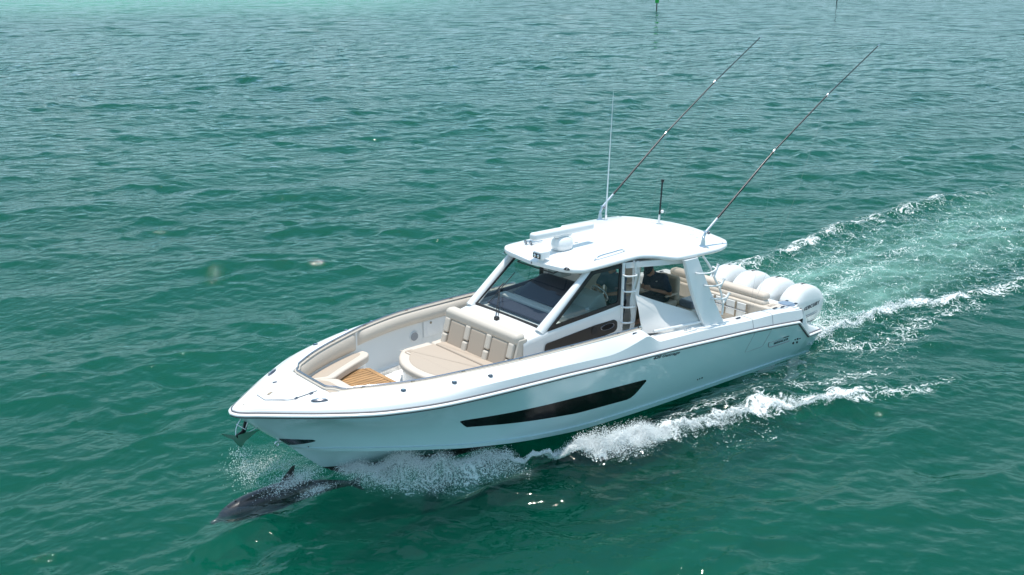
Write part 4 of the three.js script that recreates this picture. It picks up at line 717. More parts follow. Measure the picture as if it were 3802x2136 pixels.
// joints in the boat's frame: forward is -x
function figure(label, J, col) {
  const C = (a, b, r0, r1) => capsule(...J[a], ...J[b], r0, r1), mid = (a, b, t) => J[a].map((v, i) => lerp(v, J[b][i], t));
  const torso = [capsule(...J.hip.slice(0, 2), J.hip[2] - 0.085, ...J.hip.slice(0, 2), J.hip[2] + 0.085, 0.115, 0.115), capsule(J.belly[0], J.belly[1], J.belly[2] - 0.07, J.belly[0], J.belly[1], J.belly[2] + 0.07, 0.125, 0.125), capsule(J.chest[0], J.chest[1], J.chest[2] - 0.085, J.chest[0], J.chest[1], J.chest[2] + 0.085, 0.125, 0.125), capsule(...J.shL, ...J.shR, 0.07, 0.07), C('hip', 'belly', 0.12, 0.12), C('belly', 'chest', 0.12, 0.12)];
  const uarm = [C('shL', 'elL', 0.058, 0.044), C('shR', 'elR', 0.058, 0.044)], farm = [C('elL', 'wrL', 0.044, 0.03), C('elR', 'wrR', 0.044, 0.03)];
  const legs = [C('hipL', 'knL', 0.088, 0.06), C('hipR', 'knR', 0.088, 0.06)], shin = [C('knL', 'anL', 0.06, 0.04), C('knR', 'anR', 0.06, 0.04)];
  const feet = [capsule(...J.anL, J.anL[0] - 0.17, J.anL[1] - 0.05, J.anL[2], 0.045, 0.035), capsule(...J.anR, J.anR[0] - 0.17, J.anR[1] - 0.05, J.anR[2], 0.045, 0.035)];
  const h = J.head, face = J.face;   // face: unit vector the person looks along
  const up = J.up, right = [face[1] * up[2] - face[2] * up[1], face[2] * up[0] - face[0] * up[2], face[0] * up[1] - face[1] * up[0]];
  const hp = (f, u, r) => [0, 1, 2].map((i) => h[i] + face[i] * f + up[i] * u + right[i] * r);
  const head = [ellip(...h, 0.088, 0.105, 0.08), capsule(...hp(0.03, -0.05, 0), ...hp(0.05, -0.085, 0), 0.055, 0.04), capsule(...hp(0.085, 0.0, 0), ...hp(0.11, -0.028, 0), 0.010, 0.016), capsule(...hp(0.075, -0.06, -0.02), ...hp(0.075, -0.06, 0.02), 0.016, 0.016), ellip(...hp(-0.005, -0.01, 0.082), 0.022, 0.032, 0.014), ellip(...hp(-0.005, -0.01, -0.082), 0.022, 0.032, 0.014)];
  const neck = [capsule(...J.neck, ...hp(-0.02, -0.06, 0), 0.055, 0.05)];
  const fT = union([...torso, ...legs, ...shin, ...feet], 0.05), fA = union([...uarm, ...farm], 0.02), fH = union([...neck, ...head], 0.02), body = (x, y, z) => smin(smin(fT(x, y, z), fA(x, y, z), 0.02), fH(x, y, z), 0.03);
  const pts = Object.values(J).filter((p) => p.length === 3 && p !== face && p !== up), lo = [0, 1, 2].map((i) => Math.min(...pts.map((p) => p[i])) - 0.24), hi = [0, 1, 2].map((i) => Math.max(...pts.map((p) => p[i])) + 0.24);
  const parts = [surfaceNet(body, lo, hi, 0.014)];
  for (const s of ['L', 'R']) {   // hands with five bent fingers, curled towards the palm
    const w = J['wr' + s], d = J['hd' + s], cu = J['cl' + s], side = V(...d).cross(V(...cu)).normalize().toArray().map((q) => q * (s === 'L' ? 1 : -1));
    const P = (a, b, c) => [0, 1, 2].map((i) => w[i] + d[i] * a + cu[i] * b + side[i] * c);
    const hand = [capsule(...P(0.0, 0, 0), ...P(0.03, 0, 0), 0.027, 0.026), capsule(...P(0.045, 0, -0.022), ...P(0.085, 0.004, -0.026), 0.018, 0.016), capsule(...P(0.045, 0, 0.012), ...P(0.085, 0.004, 0.022), 0.018, 0.016), capsule(...P(0.05, 0, 0), ...P(0.085, 0.004, 0), 0.018, 0.016)];
    [[-0.032, 0.85], [-0.011, 1], [0.010, 0.96], [0.030, 0.78]].forEach(([o, l]) => { hand.push(capsule(...P(0.088, 0.004, o), ...P(0.088 + 0.035 * l, 0.022, o), 0.0095, 0.009), capsule(...P(0.088 + 0.035 * l, 0.022, o), ...P(0.088 + 0.03 * l, 0.052 * l, o), 0.009, 0.0085), capsule(...P(0.088 + 0.03 * l, 0.052 * l, o), ...P(0.075, 0.066 * l, o), 0.0085, 0.0075)); });
    hand.push(capsule(...P(0.03, 0.005, -0.026), ...P(0.06, 0.03, -0.048), 0.013, 0.011), capsule(...P(0.06, 0.03, -0.048), ...P(0.088, 0.052, -0.036), 0.011, 0.009));
    const c = P(0.06, 0.02, 0); parts.push(surfaceNet((x, y, z) => { let q = 1e3; for (const f of hand) q = smin(q, f(x, y, z), 0.006); return q; }, c.map((q) => q - 0.13), c.map((q) => q + 0.13), 0.004));
  }
  const p = part('person', merge(parts), M.skin, scene); p.userData = { label, category: 'person' };
  p.position.copy(boat.position); p.rotation.copy(boat.rotation);
  const slL = mid('shL', 'elL', 0.72), slR = mid('shR', 'elR', 0.72);
  const shirtF = union([...torso.slice(0), capsule(...J.shL, ...slL, 0.064, 0.062), capsule(...J.shR, ...slR, 0.064, 0.062)], 0.045);
  const hemY = J.hip[1] - 0.06;
  part('shirt', surfaceNet((x, y, z) => Math.max(shirtF(x, y, z) - 0.016 - 0.006 * noise3(x * 9, y * 5, z * 9), hemY - y), lo, hi, 0.014), std({ color: col.shirt, roughness: 0.85 }), p);
  const col2 = union([capsule(...J.neck, ...J.neck.map((v, i) => v + (i === 1 ? 0.02 : 0)), 0.068, 0.064)], 0.01); part('collar', surfaceNet(col2, J.neck.map((v) => v - 0.12), J.neck.map((v) => v + 0.12), 0.012), std({ color: col.shirt, roughness: 0.85 }), p);
  const sl = [mid('knL', 'hipL', 0.1), mid('knR', 'hipR', 0.1)], shorts = union([torso[0], capsule(...J.hipL, ...sl[0], 0.098, 0.085), capsule(...J.hipR, ...sl[1], 0.098, 0.085)], 0.05);
  part('shorts', surfaceNet((x, y, z) => shorts(x, y, z) - 0.012, lo, hi, 0.016), std({ color: col.shorts, roughness: 0.9 }), p);
  const capTop = ellip(...hp(-0.006, 0.035, 0), 0.102, 0.085, 0.092), brim = (x, y, z) => { const dx = x - h[0], dy = y - h[1], dz = z - h[2], f = dx * face[0] + dy * face[1] + dz * face[2], u = dx * up[0] + dy * up[1] + dz * up[2], r = dx * right[0] + dy * right[1] + dz * right[2]; return Math.max(Math.hypot((f - 0.05) / 0.115, r / 0.085) * 0.085 - 0.085, Math.abs(u - 0.045 + 0.12 * Math.max(0, f - 0.06) + 2.5 * r * r) - 0.007); };
  const capF = (x, y, z) => { const u = (x - h[0]) * up[0] + (y - h[1]) * up[1] + (z - h[2]) * up[2]; return Math.min(Math.max(capTop(x, y, z), 0.03 - u), brim(x, y, z)); };
  part('cap', surfaceNet(capF, h.map((q) => q - 0.24), h.map((q) => q + 0.24), 0.008), std({ color: col.cap, roughness: 0.9 }), p);
  const gl = union([capsule(...hp(0.088, 0.008, 0.018), ...hp(0.078, 0.006, 0.05), 0.018, 0.016), capsule(...hp(0.088, 0.008, -0.018), ...hp(0.078, 0.006, -0.05), 0.018, 0.016), capsule(...hp(0.078, 0.012, 0.06), ...hp(-0.01, 0.014, 0.086), 0.006, 0.005), capsule(...hp(0.078, 0.012, -0.06), ...hp(-0.01, 0.014, -0.086), 0.006, 0.005)], 0.004);
  part('sunglasses', surfaceNet(gl, h.map((q) => q - 0.15), h.map((q) => q + 0.15), 0.006), M.blackGloss, p);
  if (col.badge) { const b = J.badge; part('shirt_badge', rbox(b[0] - 0.03, b[0] + 0.01, b[1] - 0.008, b[1] + 0.004, b[2] - 0.01, b[2] + 0.004, 0.003), M.whip, p); }
  return p;
}
const nrm = (x, y, z) => V(x, y, z).normalize().toArray();
figure('seated person in navy shirt, cap and sunglasses looking down, beside the canvas side curtain',
  { hip: [9.0, 1.89, 0.50], belly: [9.0, 2.03, 0.50], chest: [8.92, 2.19, 0.50], shL: [8.86, 2.305, 0.69], shR: [8.85, 2.305, 0.31], elL: [8.97, 2.0, 0.78], elR: [8.86, 2.02, 0.22], wrL: [8.60, 2.11, 0.62], wrR: [8.57, 2.12, 0.42],
    hdL: nrm(-0.8, 0.35, -0.45), hdR: nrm(-0.8, 0.35, 0.3), clL: nrm(-0.2, 0.2, -0.9), clR: nrm(-0.2, 0.2, 0.9), hipL: [9.0, 1.87, 0.61], hipR: [9.0, 1.87, 0.39], knL: [8.58, 1.86, 0.66], knR: [8.58, 1.86, 0.36], anL: [8.64, 1.42, 0.64], anR: [8.64, 1.42, 0.38],
    neck: [8.77, 2.36, 0.50], head: [8.64, 2.475, 0.50], face: nrm(-0.80, -0.6, 0.15), up: nrm(-0.6, 0.8, 0.0), badge: [8.75, 2.25, 0.62] },
  { shirt: rgb(0.012, 0.028, 0.075), shorts: rgb(0.01, 0.015, 0.03), cap: rgb(0.008, 0.014, 0.03), badge: 1 });
figure('person in grey blue shirt holding the steering wheel behind the tinted side window',
  { hip: [7.86, 1.98, 0.38], belly: [7.85, 2.14, 0.38], chest: [7.79, 2.34, 0.38], shL: [7.76, 2.47, 0.58], shR: [7.74, 2.47, 0.18], elL: [7.70, 2.22, 0.66], elR: [7.56, 2.26, 0.16], wrL: [7.50, 2.20, 0.54], wrR: [7.44, 2.30, 0.30],
    hdL: nrm(-0.9, 0.1, -0.25), hdR: nrm(-0.9, 0.0, 0.1), clL: nrm(-0.3, -0.8, -0.2), clR: nrm(-0.3, -0.8, 0.2), hipL: [7.86, 1.94, 0.48], hipR: [7.86, 1.94, 0.28], knL: [7.82, 1.50, 0.49], knR: [7.80, 1.50, 0.27], anL: [7.86, 1.09, 0.49], anR: [7.84, 1.09, 0.27],
    neck: [7.74, 2.53, 0.38], head: [7.69, 2.67, 0.38], face: nrm(-1, -0.1, 0.1), up: nrm(-0.1, 1, 0) },
  { shirt: rgb(0.11, 0.15, 0.20), shorts: rgb(0.01, 0.014, 0.02), cap: rgb(0.02, 0.03, 0.05) });

// ---------------------------------------------------------------- the sea
const waves = [];
{
  const r = mulberry(77), base = Math.atan2(0.89, 0.42);
  for (let i = 0; i < 64; i++) {
    const lam = 0.45 * Math.pow(9 / 0.45, Math.pow(r(), 1.15)), a = base + (r() + r() + r() - 1.5) * 0.85;
    const steep = 0.028 * (lam < 0.9 ? 0.85 : lam < 2.6 ? 1.15 : lam < 5 ? 0.95 : 0.5), k = 2 * Math.PI / lam;
    waves.push({ k, kx: k * Math.cos(a), kz: k * Math.sin(a), cx: Math.cos(a), cz: Math.sin(a), a: steep / k, p: r() * 6.283, lam });
  }
  for (let i = 0; i < 34; i++) { const lam = lerp(0.22, 0.62, r()), a = base + (r() + r() + r() - 1.5) * 1.15, k = 2 * Math.PI / lam; waves.push({ k, kx: k * Math.cos(a), kz: k * Math.sin(a), cx: Math.cos(a), cz: Math.sin(a), a: 0.019 / k, p: r() * 6.283, lam }); }
}
const lineDist = (pts, s, z) => {   // distance to a polyline and the place along it
  let best = 1e9, u = 0, side = 0;
  for (let i = 0; i < pts.length - 1; i++) { const [a, b] = pts[i], [c, d] = pts[i + 1], dx = c - a, dz = d - b, t = clamp(((s - a) * dx + (z - b) * dz) / (dx * dx + dz * dz)), q = Math.hypot(s - a - t * dx, z - b - t * dz); if (q < best) { best = q; u = i + t; side = (s - a) * dz - (z - b) * dx; } }
  return [best, u, side];
};
const CREST = [[1.75, 0.25], [2.2, 0.7], [2.75, 1.12], [3.9, 1.55], [4.84, 1.92], [5.5, 2.45], [6.5, 2.62], [7.5, 2.88], [8.6, 3.15], [9.5, 3.5], [10.4, 3.9], [12.5, 4.7], [16, 6.2]], CREST_H = [0.10, 0.20, 0.24, 0.20, 0.20, 0.30, 0.22, 0.17, 0.16, 0.15, 0.12, 0.08, 0.03];
const QUARTER = [[12.7, 1.72], [14.1, 1.84], [15.5, 1.92], [16.35, 1.95], [17.3, 2.4], [19.1, 2.92], [20.3, 3.1], [26, 3.9], [36, 5]];
const FAR = [[12.9, -1.9], [14.5, -2.5], [16.3, -2.65], [19.4, -2.72], [22, -2.92], [24.5, -2.97], [27.5, -2.75], [32.2, -2.1], [38, -1.2]];
function wakeHeight(s, z) {
  let h = 0; const az = Math.abs(z);
  if (s > 1 && s < 17 && az < 8) {
    const [d, u] = lineDist(CREST, s, az), i = Math.floor(u), H = lerp(CREST_H[i], CREST_H[Math.min(i + 1, CREST_H.length - 1)], u - i), w = lerp(0.20, 0.55, smooth(2, 12, s));
    h += H * Math.exp(-(d * d) / (w * w)) * (0.72 + 0.5 * noise2(s * 1.6, z * 1.6) + 0.22 * noise2(s * 5, z * 5));
    h -= 0.2 * smooth(3.4, 5.0, s) * (1 - smooth(11.5, 13.5, s)) * smooth(2.35, 1.6, az);
  }
  if (s > 12.4) {
    const f = smooth(12.4, 13.4, s) * (1 - smooth(24, 40, s));
    h -= 0.16 * smooth(12.4, 12.9, s) * (1 - smooth(14, 17, s)) * smooth(1.9, 1.2, az);
    h += f * 0.05 * smooth(3.6, 2, az) * (noise2(s * 1.1, z * 1.7) + 0.6 * noise2(s * 2.7 + 9, z * 3.6) + 0.35 * noise2(s * 6, z * 7));
    for (const L of [QUARTER, FAR]) { const [d] = lineDist(L, s, z); h += f * 0.16 * Math.exp(-(d * d) / 0.12) * (0.7 + 0.5 * noise2(s * 1.3, z)); }
  }
  return h;
}
function seaAt(x, z, cell) {
  const [s, p] = worldToPlan(x, z);
  // the hull's own lee is smoother, the wash behind more broken
  const calm = 1 - 0.35 * smooth(13, 14, s) * smooth(2.6, 1.4, Math.abs(p)) * (1 - smooth(22, 34, s));
  let dx = 0, h = 0, dz = 0;
  const gust = 0.85 + 0.35 * noise2b(x * 0.035 + 3, z * 0.05);
  // wavelets come in packets: short crests with nearly calm water between them
  const cx = 0.90 * x + 0.42 * z, cz = -0.42 * x + 0.90 * z, pk = noise2(cx * 0.22 + 5, cz * 0.55), pk2 = noise2b(cx * 0.75, cz * 1.7 + 9);
  const env = 0.50 + 1.55 * smooth(0.05, 0.75, pk) + 0.25 * pk2, env2 = 0.55 + 1.5 * smooth(0.0, 0.8, pk2) + 0.35 * pk;
  for (const w of waves) { const f = cell ? clamp((w.lam / cell - 1.6) / 1.3) : 1; if (f <= 0) continue; const q = w.kx * x + w.kz * z + w.p, a = w.a * f * calm * gust * (w.lam < 0.7 ? env2 : w.lam < 3 ? env : 1); h += a * Math.cos(q); const sn = a * Math.sin(q) * 0.9; dx -= w.cx * sn; dz -= w.cz * sn; }
  h += wakeHeight(s, p);
  return [x + dx, h, z + dz];
}
{
  const cols = 700, rows = [];
  for (const d of range(4, 10.8, 40)) rows.push(d);
  const n = 1080; for (let i = 1; i <= n; i++) rows.push(1 / lerp(1 / 10.8, 1 / 230, i / n));
  for (let i = 1; i <= 40; i++) rows.push(230 * Math.pow(9000 / 230, i / 40));
  const pos = new Float32Array((cols + 1) * rows.length * 3), uv = new Float32Array((cols + 1) * rows.length * 2), idx = [];
  let o = 0;
  rows.forEach((D, j) => {
    const dD = j ? D - rows[j - 1] : 0.2, half = 0.68 * D + 3;
    for (let i = 0; i <= cols; i++, o++) {
      const x = lerp(-half, half, i / cols), cell = Math.max(2 * half / cols, dD);
      const [X, Y, Z] = D < 600 ? seaAt(x, -D, cell) : [x, 0, -D];
      pos.set([X, Y, Z], o * 3); uv.set([x, -D], o * 2);
    }
  });
  for (let j = 0; j < rows.length - 1; j++) for (let i = 0; i < cols; i++) { const a = j * (cols + 1) + i, b = a + 1, c = a + cols + 1, d = c + 1; idx.push(a, b, c, b, d, c); }
  const g = new THREE.BufferGeometry(); g.setAttribute('position', new THREE.BufferAttribute(pos, 3)); g.setAttribute('uv', new THREE.BufferAttribute(uv, 2)); g.setIndex(idx); g.computeVertexNormals();
  const fa = latticeField(512, 170, 7, 70, 0.42, 0.89, 1.1, 1.35, 5), fb = latticeField(512, 170, 5, 80, 0.30, 0.95, 1.5, 1.3, 6);
  const nm = normalTexture(fa, 512, 0.075), bm = fieldTexture(fb, 512, -3.2, 3.2);
  nm.repeat.set(1 / 4.7, 1 / 4.7); bm.repeat.set(1 / 2.3, 1 / 2.3); bm.rotation = 0.35;
  // the surface is clear and mirrors the sky; the murk is in the water below it
  const m = std({ color: rgb(0.97, 1, 1), roughness: 0.03, ior: 1.34, transmission: 1, thickness: 0, normalMap: nm, normalScale: new THREE.Vector2(1, 1), bumpMap: bm, bumpScale: 0.017 });
  // far off the wavelets are too small for the mesh: there the fine normals carry their slope
  const mats = [[1, 4.7, 0], [1.3, 9.1, 0.2], [1.6, 17.3, -0.15], [1.9, 37, 0.1]].map(([k, tile, turn]) => { const q = m.clone(); q.normalScale = new THREE.Vector2(k, k); q.normalMap = nm.clone(); q.normalMap.repeat.set(1 / tile, 1 / tile); q.normalMap.rotation = turn; q.normalMap.needsUpdate = true; return q; });
  { let at = 0; [38, 65, 105, 1e9].forEach((lim, k) => { let end = at; while (end < rows.length - 1 && rows[end] < lim) end++; g.addGroup(at * cols * 6, (end - at) * cols * 6, k); at = end; }); }
  const sea = new THREE.Mesh(g, mats); sea.name = 'sea_water';
  sea.userData = { kind: 'structure', label: 'rippled green sea water', category: 'water' }; scene.add(sea);
  // suspended silt at growing depth, each veil thin, down to the dim bottom
  const veils = [[0.12, 0.11], [0.4, 0.13], [0.8, 0.17], [1.3, 0.22], [1.9, 0.30], [2.7, 1]];
  const rw = [...range(3, 60, 130), ...range(1, 50, 50).map((i) => 60 * Math.pow(9000 / 60, i / 50))], nc = 150;
  for (const [depth, alpha] of veils) {
    const P = [], C = [], I = [];
    for (const D of rw) for (let i = 0; i <= nc; i++) {
      const half = 0.74 * D + 6, x = lerp(-half, half, i / nc), h = D < 60 ? seaAt(x, -D, Math.max(1.2, 2 * half / nc))[1] : 0;
      P.push(x, h * Math.exp(-depth * 1.2) - depth, -D);
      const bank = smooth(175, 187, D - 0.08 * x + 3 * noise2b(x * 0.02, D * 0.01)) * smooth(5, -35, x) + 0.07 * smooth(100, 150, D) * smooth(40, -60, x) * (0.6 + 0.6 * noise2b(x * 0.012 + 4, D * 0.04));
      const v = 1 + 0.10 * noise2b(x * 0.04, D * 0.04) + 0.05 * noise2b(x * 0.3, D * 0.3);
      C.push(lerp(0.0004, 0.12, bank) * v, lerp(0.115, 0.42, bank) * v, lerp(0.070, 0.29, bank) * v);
    }
    for (let j = 0; j < rw.length - 1; j++) for (let i = 0; i < nc; i++) { const a = j * (nc + 1) + i, b = a + 1, c = a + nc + 1, d = c + 1; I.push(a, b, c, b, d, c); }
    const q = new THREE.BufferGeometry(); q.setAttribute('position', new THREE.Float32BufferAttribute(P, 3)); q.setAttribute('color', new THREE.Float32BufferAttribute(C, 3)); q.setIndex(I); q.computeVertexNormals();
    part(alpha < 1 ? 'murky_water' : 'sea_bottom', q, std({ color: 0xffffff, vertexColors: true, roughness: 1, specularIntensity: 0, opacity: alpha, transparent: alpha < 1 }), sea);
  }
}
// ---------------------------------------------------------------- foam of the bow wave and the wake
{
  const S0 = 0.4, S1 = 36.4, Z0 = -5, Z1 = 7, nw = 2048, nh = 1024, gw = 512, gh = 256, dens = new Float32Array(gw * gh), milk = new Float32Array(gw * gh);
  const TRAIL = [[6.5, 2.3], [8.0, 2.45], [9.3, 2.55], [10.2, 3.0], [11.2, 3.4], [12.4, 3.8], [13.6, 3.9]], INNER = [[12.7, 2.3], [13.6, 2.9], [14.6, 2.9], [16, 2.7], [18, 3.0]], OUT = [[11.3, 4.3], [12.0, 4.6], [12.9, 4.8]], MID = [[13.2, 0.6], [14.6, 0.4], [17.3, -0.1], [19.9, -0.45], [22, -0.75], [25, -0.5], [28, -0.1], [34, 0.8]], LOW = [[13.2, -1.0], [16, -1.2], [20, -1.6], [26, -1.6], [34, -0.8]], PORT2 = [[13.2, 1.2], [16, 1.0], [20, 1.2], [26, 2.0], [34, 3.2]];
  const g1 = (d, w) => Math.exp(-(d * d) / (w * w));
  for (let j = 0; j < gh; j++) for (let i = 0; i < gw; i++) {
    const s = lerp(S0, S1, (i + 0.5) / gw), z = lerp(Z0, Z1, (j + 0.5) / gh), wob = 0.14 * noise2(s * 0.9, z * 0.9) + 0.07 * noise2(s * 2.3, z * 2.3), a = Math.abs(z);
    let d = 0, m = 0;
    const [dc, uc, side] = lineDist(CREST, s, a + wob);
    const along = s < 10.6 ? 1 : 1 - smooth(10.6, 12.0, s);
    d = Math.max(d, along * g1(dc, lerp(0.16, 0.34, smooth(3.5, 6, s))) * (s < 3.9 ? 0.6 : s < 5 ? 0.66 : s < 6.6 ? 0.95 : 0.78 + 0.25 * noise2(s * 0.8, 3)));
    // broken sheet between the bow and the crest
    const inside = a < 6 && side < 0 ? 1 : 0;
    d = Math.max(d, 0.58 * smooth(1.4, 1.9, s) * (1 - smooth(3.5, 4.6, s)) * g1(Math.max(0, dc - (side > 0 ? 0 : 0.25)), 0.42));
    m = Math.max(m, 0.22 * smooth(1.4, 1.9, s) * (1 - smooth(3.3, 4.4, s)) * g1(Math.max(0, dc - 0.2), 0.3));
    d = Math.max(d, 0.55 * smooth(4.6, 5.6, s) * (1 - smooth(11.5, 15, s)) * g1(lineDist(TRAIL, s, a + wob)[0], 0.5));
    d = Math.max(d, 0.34 * smooth(5, 8, s) * (1 - smooth(13, 17, s)) * smooth(1.6, 2.0, a) * (1 - smooth(3.6, 4.6, a)));
    m = Math.max(m, 0.0 * smooth(5, 8, s) * (1 - smooth(12, 16, s)) * smooth(1.6, 2.2, a) * (1 - smooth(3.0, 4.2, a)));
    if (z > 0) { d = Math.max(d, 0.62 * g1(lineDist(OUT, s, z + wob)[0], 0.32)); d = Math.max(d, 0.58 * g1(lineDist(INNER, s, z + wob)[0], 0.55)); }
    const q = lineDist(QUARTER, s, z + wob * 0.7)[0], fq = 1 - smooth(16, 28, s) * 0.6;
    d = Math.max(d, (s > 12.5 ? 1 : 0) * (0.74 + 0.2 * noise2(s * 0.9, 21)) * fq * g1(q, lerp(0.2, 0.6, smooth(13, 24, s))));
    d = Math.max(d, (s > 12.8 ? 1 : 0) * (0.62 + 0.2 * noise2(s * 0.7, 31)) * g1(lineDist(FAR, s, z + wob)[0], lerp(0.35, 0.75, smooth(14, 28, s))) * (1 - 0.4 * smooth(22, 36, s)));
    const behind = smooth(12.7, 13.3, s);
    d = Math.max(d, behind * 0.66 * (1 - smooth(13, 33, s) * 0.5) * g1(lineDist(MID, s, z + wob)[0], 0.6));
    d = Math.max(d, behind * 0.56 * (1 - smooth(13, 33, s) * 0.5) * g1(lineDist(LOW, s, z + wob)[0], 0.7));
    d = Math.max(d, behind * 0.50 * (1 - smooth(13, 26, s) * 0.5) * g1(lineDist(PORT2, s, z + wob)[0], 0.5));
    d = Math.max(d, behind * (1 - smooth(13, 18, s)) * 0.85 * smooth(2.0, 1.4, a));
    d = Math.max(d, behind * 0.42 * (1 - smooth(26, 36, s)) * smooth(3.6, 2.4, a));
    m = Math.max(m, behind * smooth(2.6, 0.8, Math.abs(z + 0.1)) * lerp(0.30, 0.20, smooth(13, 24, s)) * (1 - smooth(27, 36, s)) * (0.75 + 0.5 * noise2(s * 0.35, z * 0.8)));
    // the dolphin's own splash
    const edge = smooth(S0, S0 + 0.5, s) * smooth(Z0, Z0 + 0.7, z) * smooth(Z1, Z1 - 0.7, z) * smooth(S1, S1 - 3, s);
    dens[j * gw + i] = d * edge; milk[j * gw + i] = m * edge;
  }
  const bil = (f, x, y) => { x = clamp(x * gw - 0.5, 0, gw - 1.001); y = clamp(y * gh - 0.5, 0, gh - 1.001); const i = x | 0, j = y | 0, u = x - i, v = y - j, o = j * gw + i; return lerp(lerp(f[o], f[o + 1], u), lerp(f[o + gw], f[o + gw + 1], u), v); };
  const data = new Uint8Array(nw * nh * 4), tint = new Uint8Array(nw * nh * 4);
  for (let j = 0; j < nh; j++) for (let i = 0; i < nw; i++) {
    const u = (i + 0.5) / nw, v = (j + 0.5) / nh, o = (j * nw + i) * 4, d = bil(dens, u, v), mk = bil(milk, u, v); let al = 0, wh = 1;
    if (d > 0.02 || mk > 0.01) {
      const s = lerp(S0, S1, u), z = lerp(Z0, Z1, v), wx = noise2(s * 1.3, z * 1.6) * 0.35 + noise2(s * 3.1, z * 3.7) * 0.12, wz = noise2b(s * 1.3, z * 1.6) * 0.35 + noise2b(s * 3.1, z * 3.7) * 0.12, X = s + wx, Y = z + wz;
      const r1 = 1 - Math.abs(noise2(X * 1.7, Y * 2.6)), r2 = 1 - Math.abs(noise2b(X * 3.6 + 5, Y * 5.2)), r3 = 1 - Math.abs(noise2(X * 8.5, Y * 11)), b = 0.5 + 0.5 * noise2b(X * 0.9, Y * 1.2), f = 0.5 + 0.5 * noise2(s * 17, z * 20);
      const f2 = 0.5 + 0.5 * noise2b(s * 31, z * 36), lace = 0.26 * r1 * r1 + 0.22 * r2 * r2 + 0.18 * r3 * r3 + 0.16 * b + 0.12 * f + 0.08 * f2, t = 0.98 - 0.74 * d;
      al = 0.96 * smooth(t - 0.10, t + 0.12, lace) * clamp(d * 6);
      const ml = mk * (0.7 + 0.7 * b) * (0.8 + 0.4 * f); wh = al / (al + ml + 1e-6); al = Math.max(al, ml);
    }
    data[o] = data[o + 1] = data[o + 2] = 255 * clamp(al); data[o + 3] = 255;
    tint[o] = lerp(160, 232, wh); tint[o + 1] = lerp(214, 236, wh); tint[o + 2] = lerp(202, 236, wh); tint[o + 3] = 255;
  }
  const ctex = new THREE.DataTexture(tint, nw, nh); ctex.magFilter = THREE.LinearFilter; ctex.minFilter = THREE.LinearFilter; ctex.colorSpace = THREE.SRGBColorSpace; ctex.needsUpdate = true;
  const tex = new THREE.DataTexture(data, nw, nh); tex.magFilter = THREE.LinearFilter; tex.minFilter = THREE.LinearFilter; tex.needsUpdate = true;
  const ns = 720, nz = 240, pos = [], uv = [], idx = [];
  for (let j = 0; j <= nz; j++) for (let i = 0; i <= ns; i++) { const s = lerp(S0, S1, i / ns), z = lerp(Z0, Z1, j / nz), [x, w] = planToWorld(s, z), [X, Y, Zw] = seaAt(x, w, 0.1); const dn = clamp(bil(dens, i / ns, j / nz)); pos.push(X, Y + 0.01 + 0.02 * dn + 0.06 * smooth(0.55, 0.95, dn) * (0.4 + 0.6 * noise2(s * 3.7, z * 3.7)) * (0.6 + 0.6 * noise2b(s * 9, z * 9)), Zw); uv.push(i / ns, j / nz); }
  for (let j = 0; j < nz; j++) for (let i = 0; i < ns; i++) {
    const u = (i + 0.5) / ns, v = (j + 0.5) / nz; if (bil(dens, u, v) < 0.02 && bil(milk, u, v) < 0.01) continue;
    const s = lerp(S0, S1, u), z = Math.abs(lerp(Z0, Z1, v)); if (s > 2 && s < 12.75 && z < chZ(s) - 0.35) continue;   // none inside the hull
    const a = j * (ns + 1) + i, b = a + 1, c = a + ns + 1, d = c + 1; idx.push(a, c, b, b, c, d);
  }
  const g = new THREE.BufferGeometry(); g.setAttribute('position', new THREE.Float32BufferAttribute(pos, 3)); g.setAttribute('uv', new THREE.Float32BufferAttribute(uv, 2)); g.setIndex(idx); g.computeVertexNormals();
  const foam = new THREE.Mesh(g, std({ color: 0xffffff, map: ctex, roughness: 0.9, alphaMap: tex, transparent: true, bumpMap: tex, bumpScale: 0.03 })); foam.name = 'wake_foam'; foam.receiveShadow = true; foam.castShadow = true;
  foam.userData = { kind: 'stuff', label: 'white lacy foam of the bow wave and wake', category: 'foam' }; scene.add(foam);
}
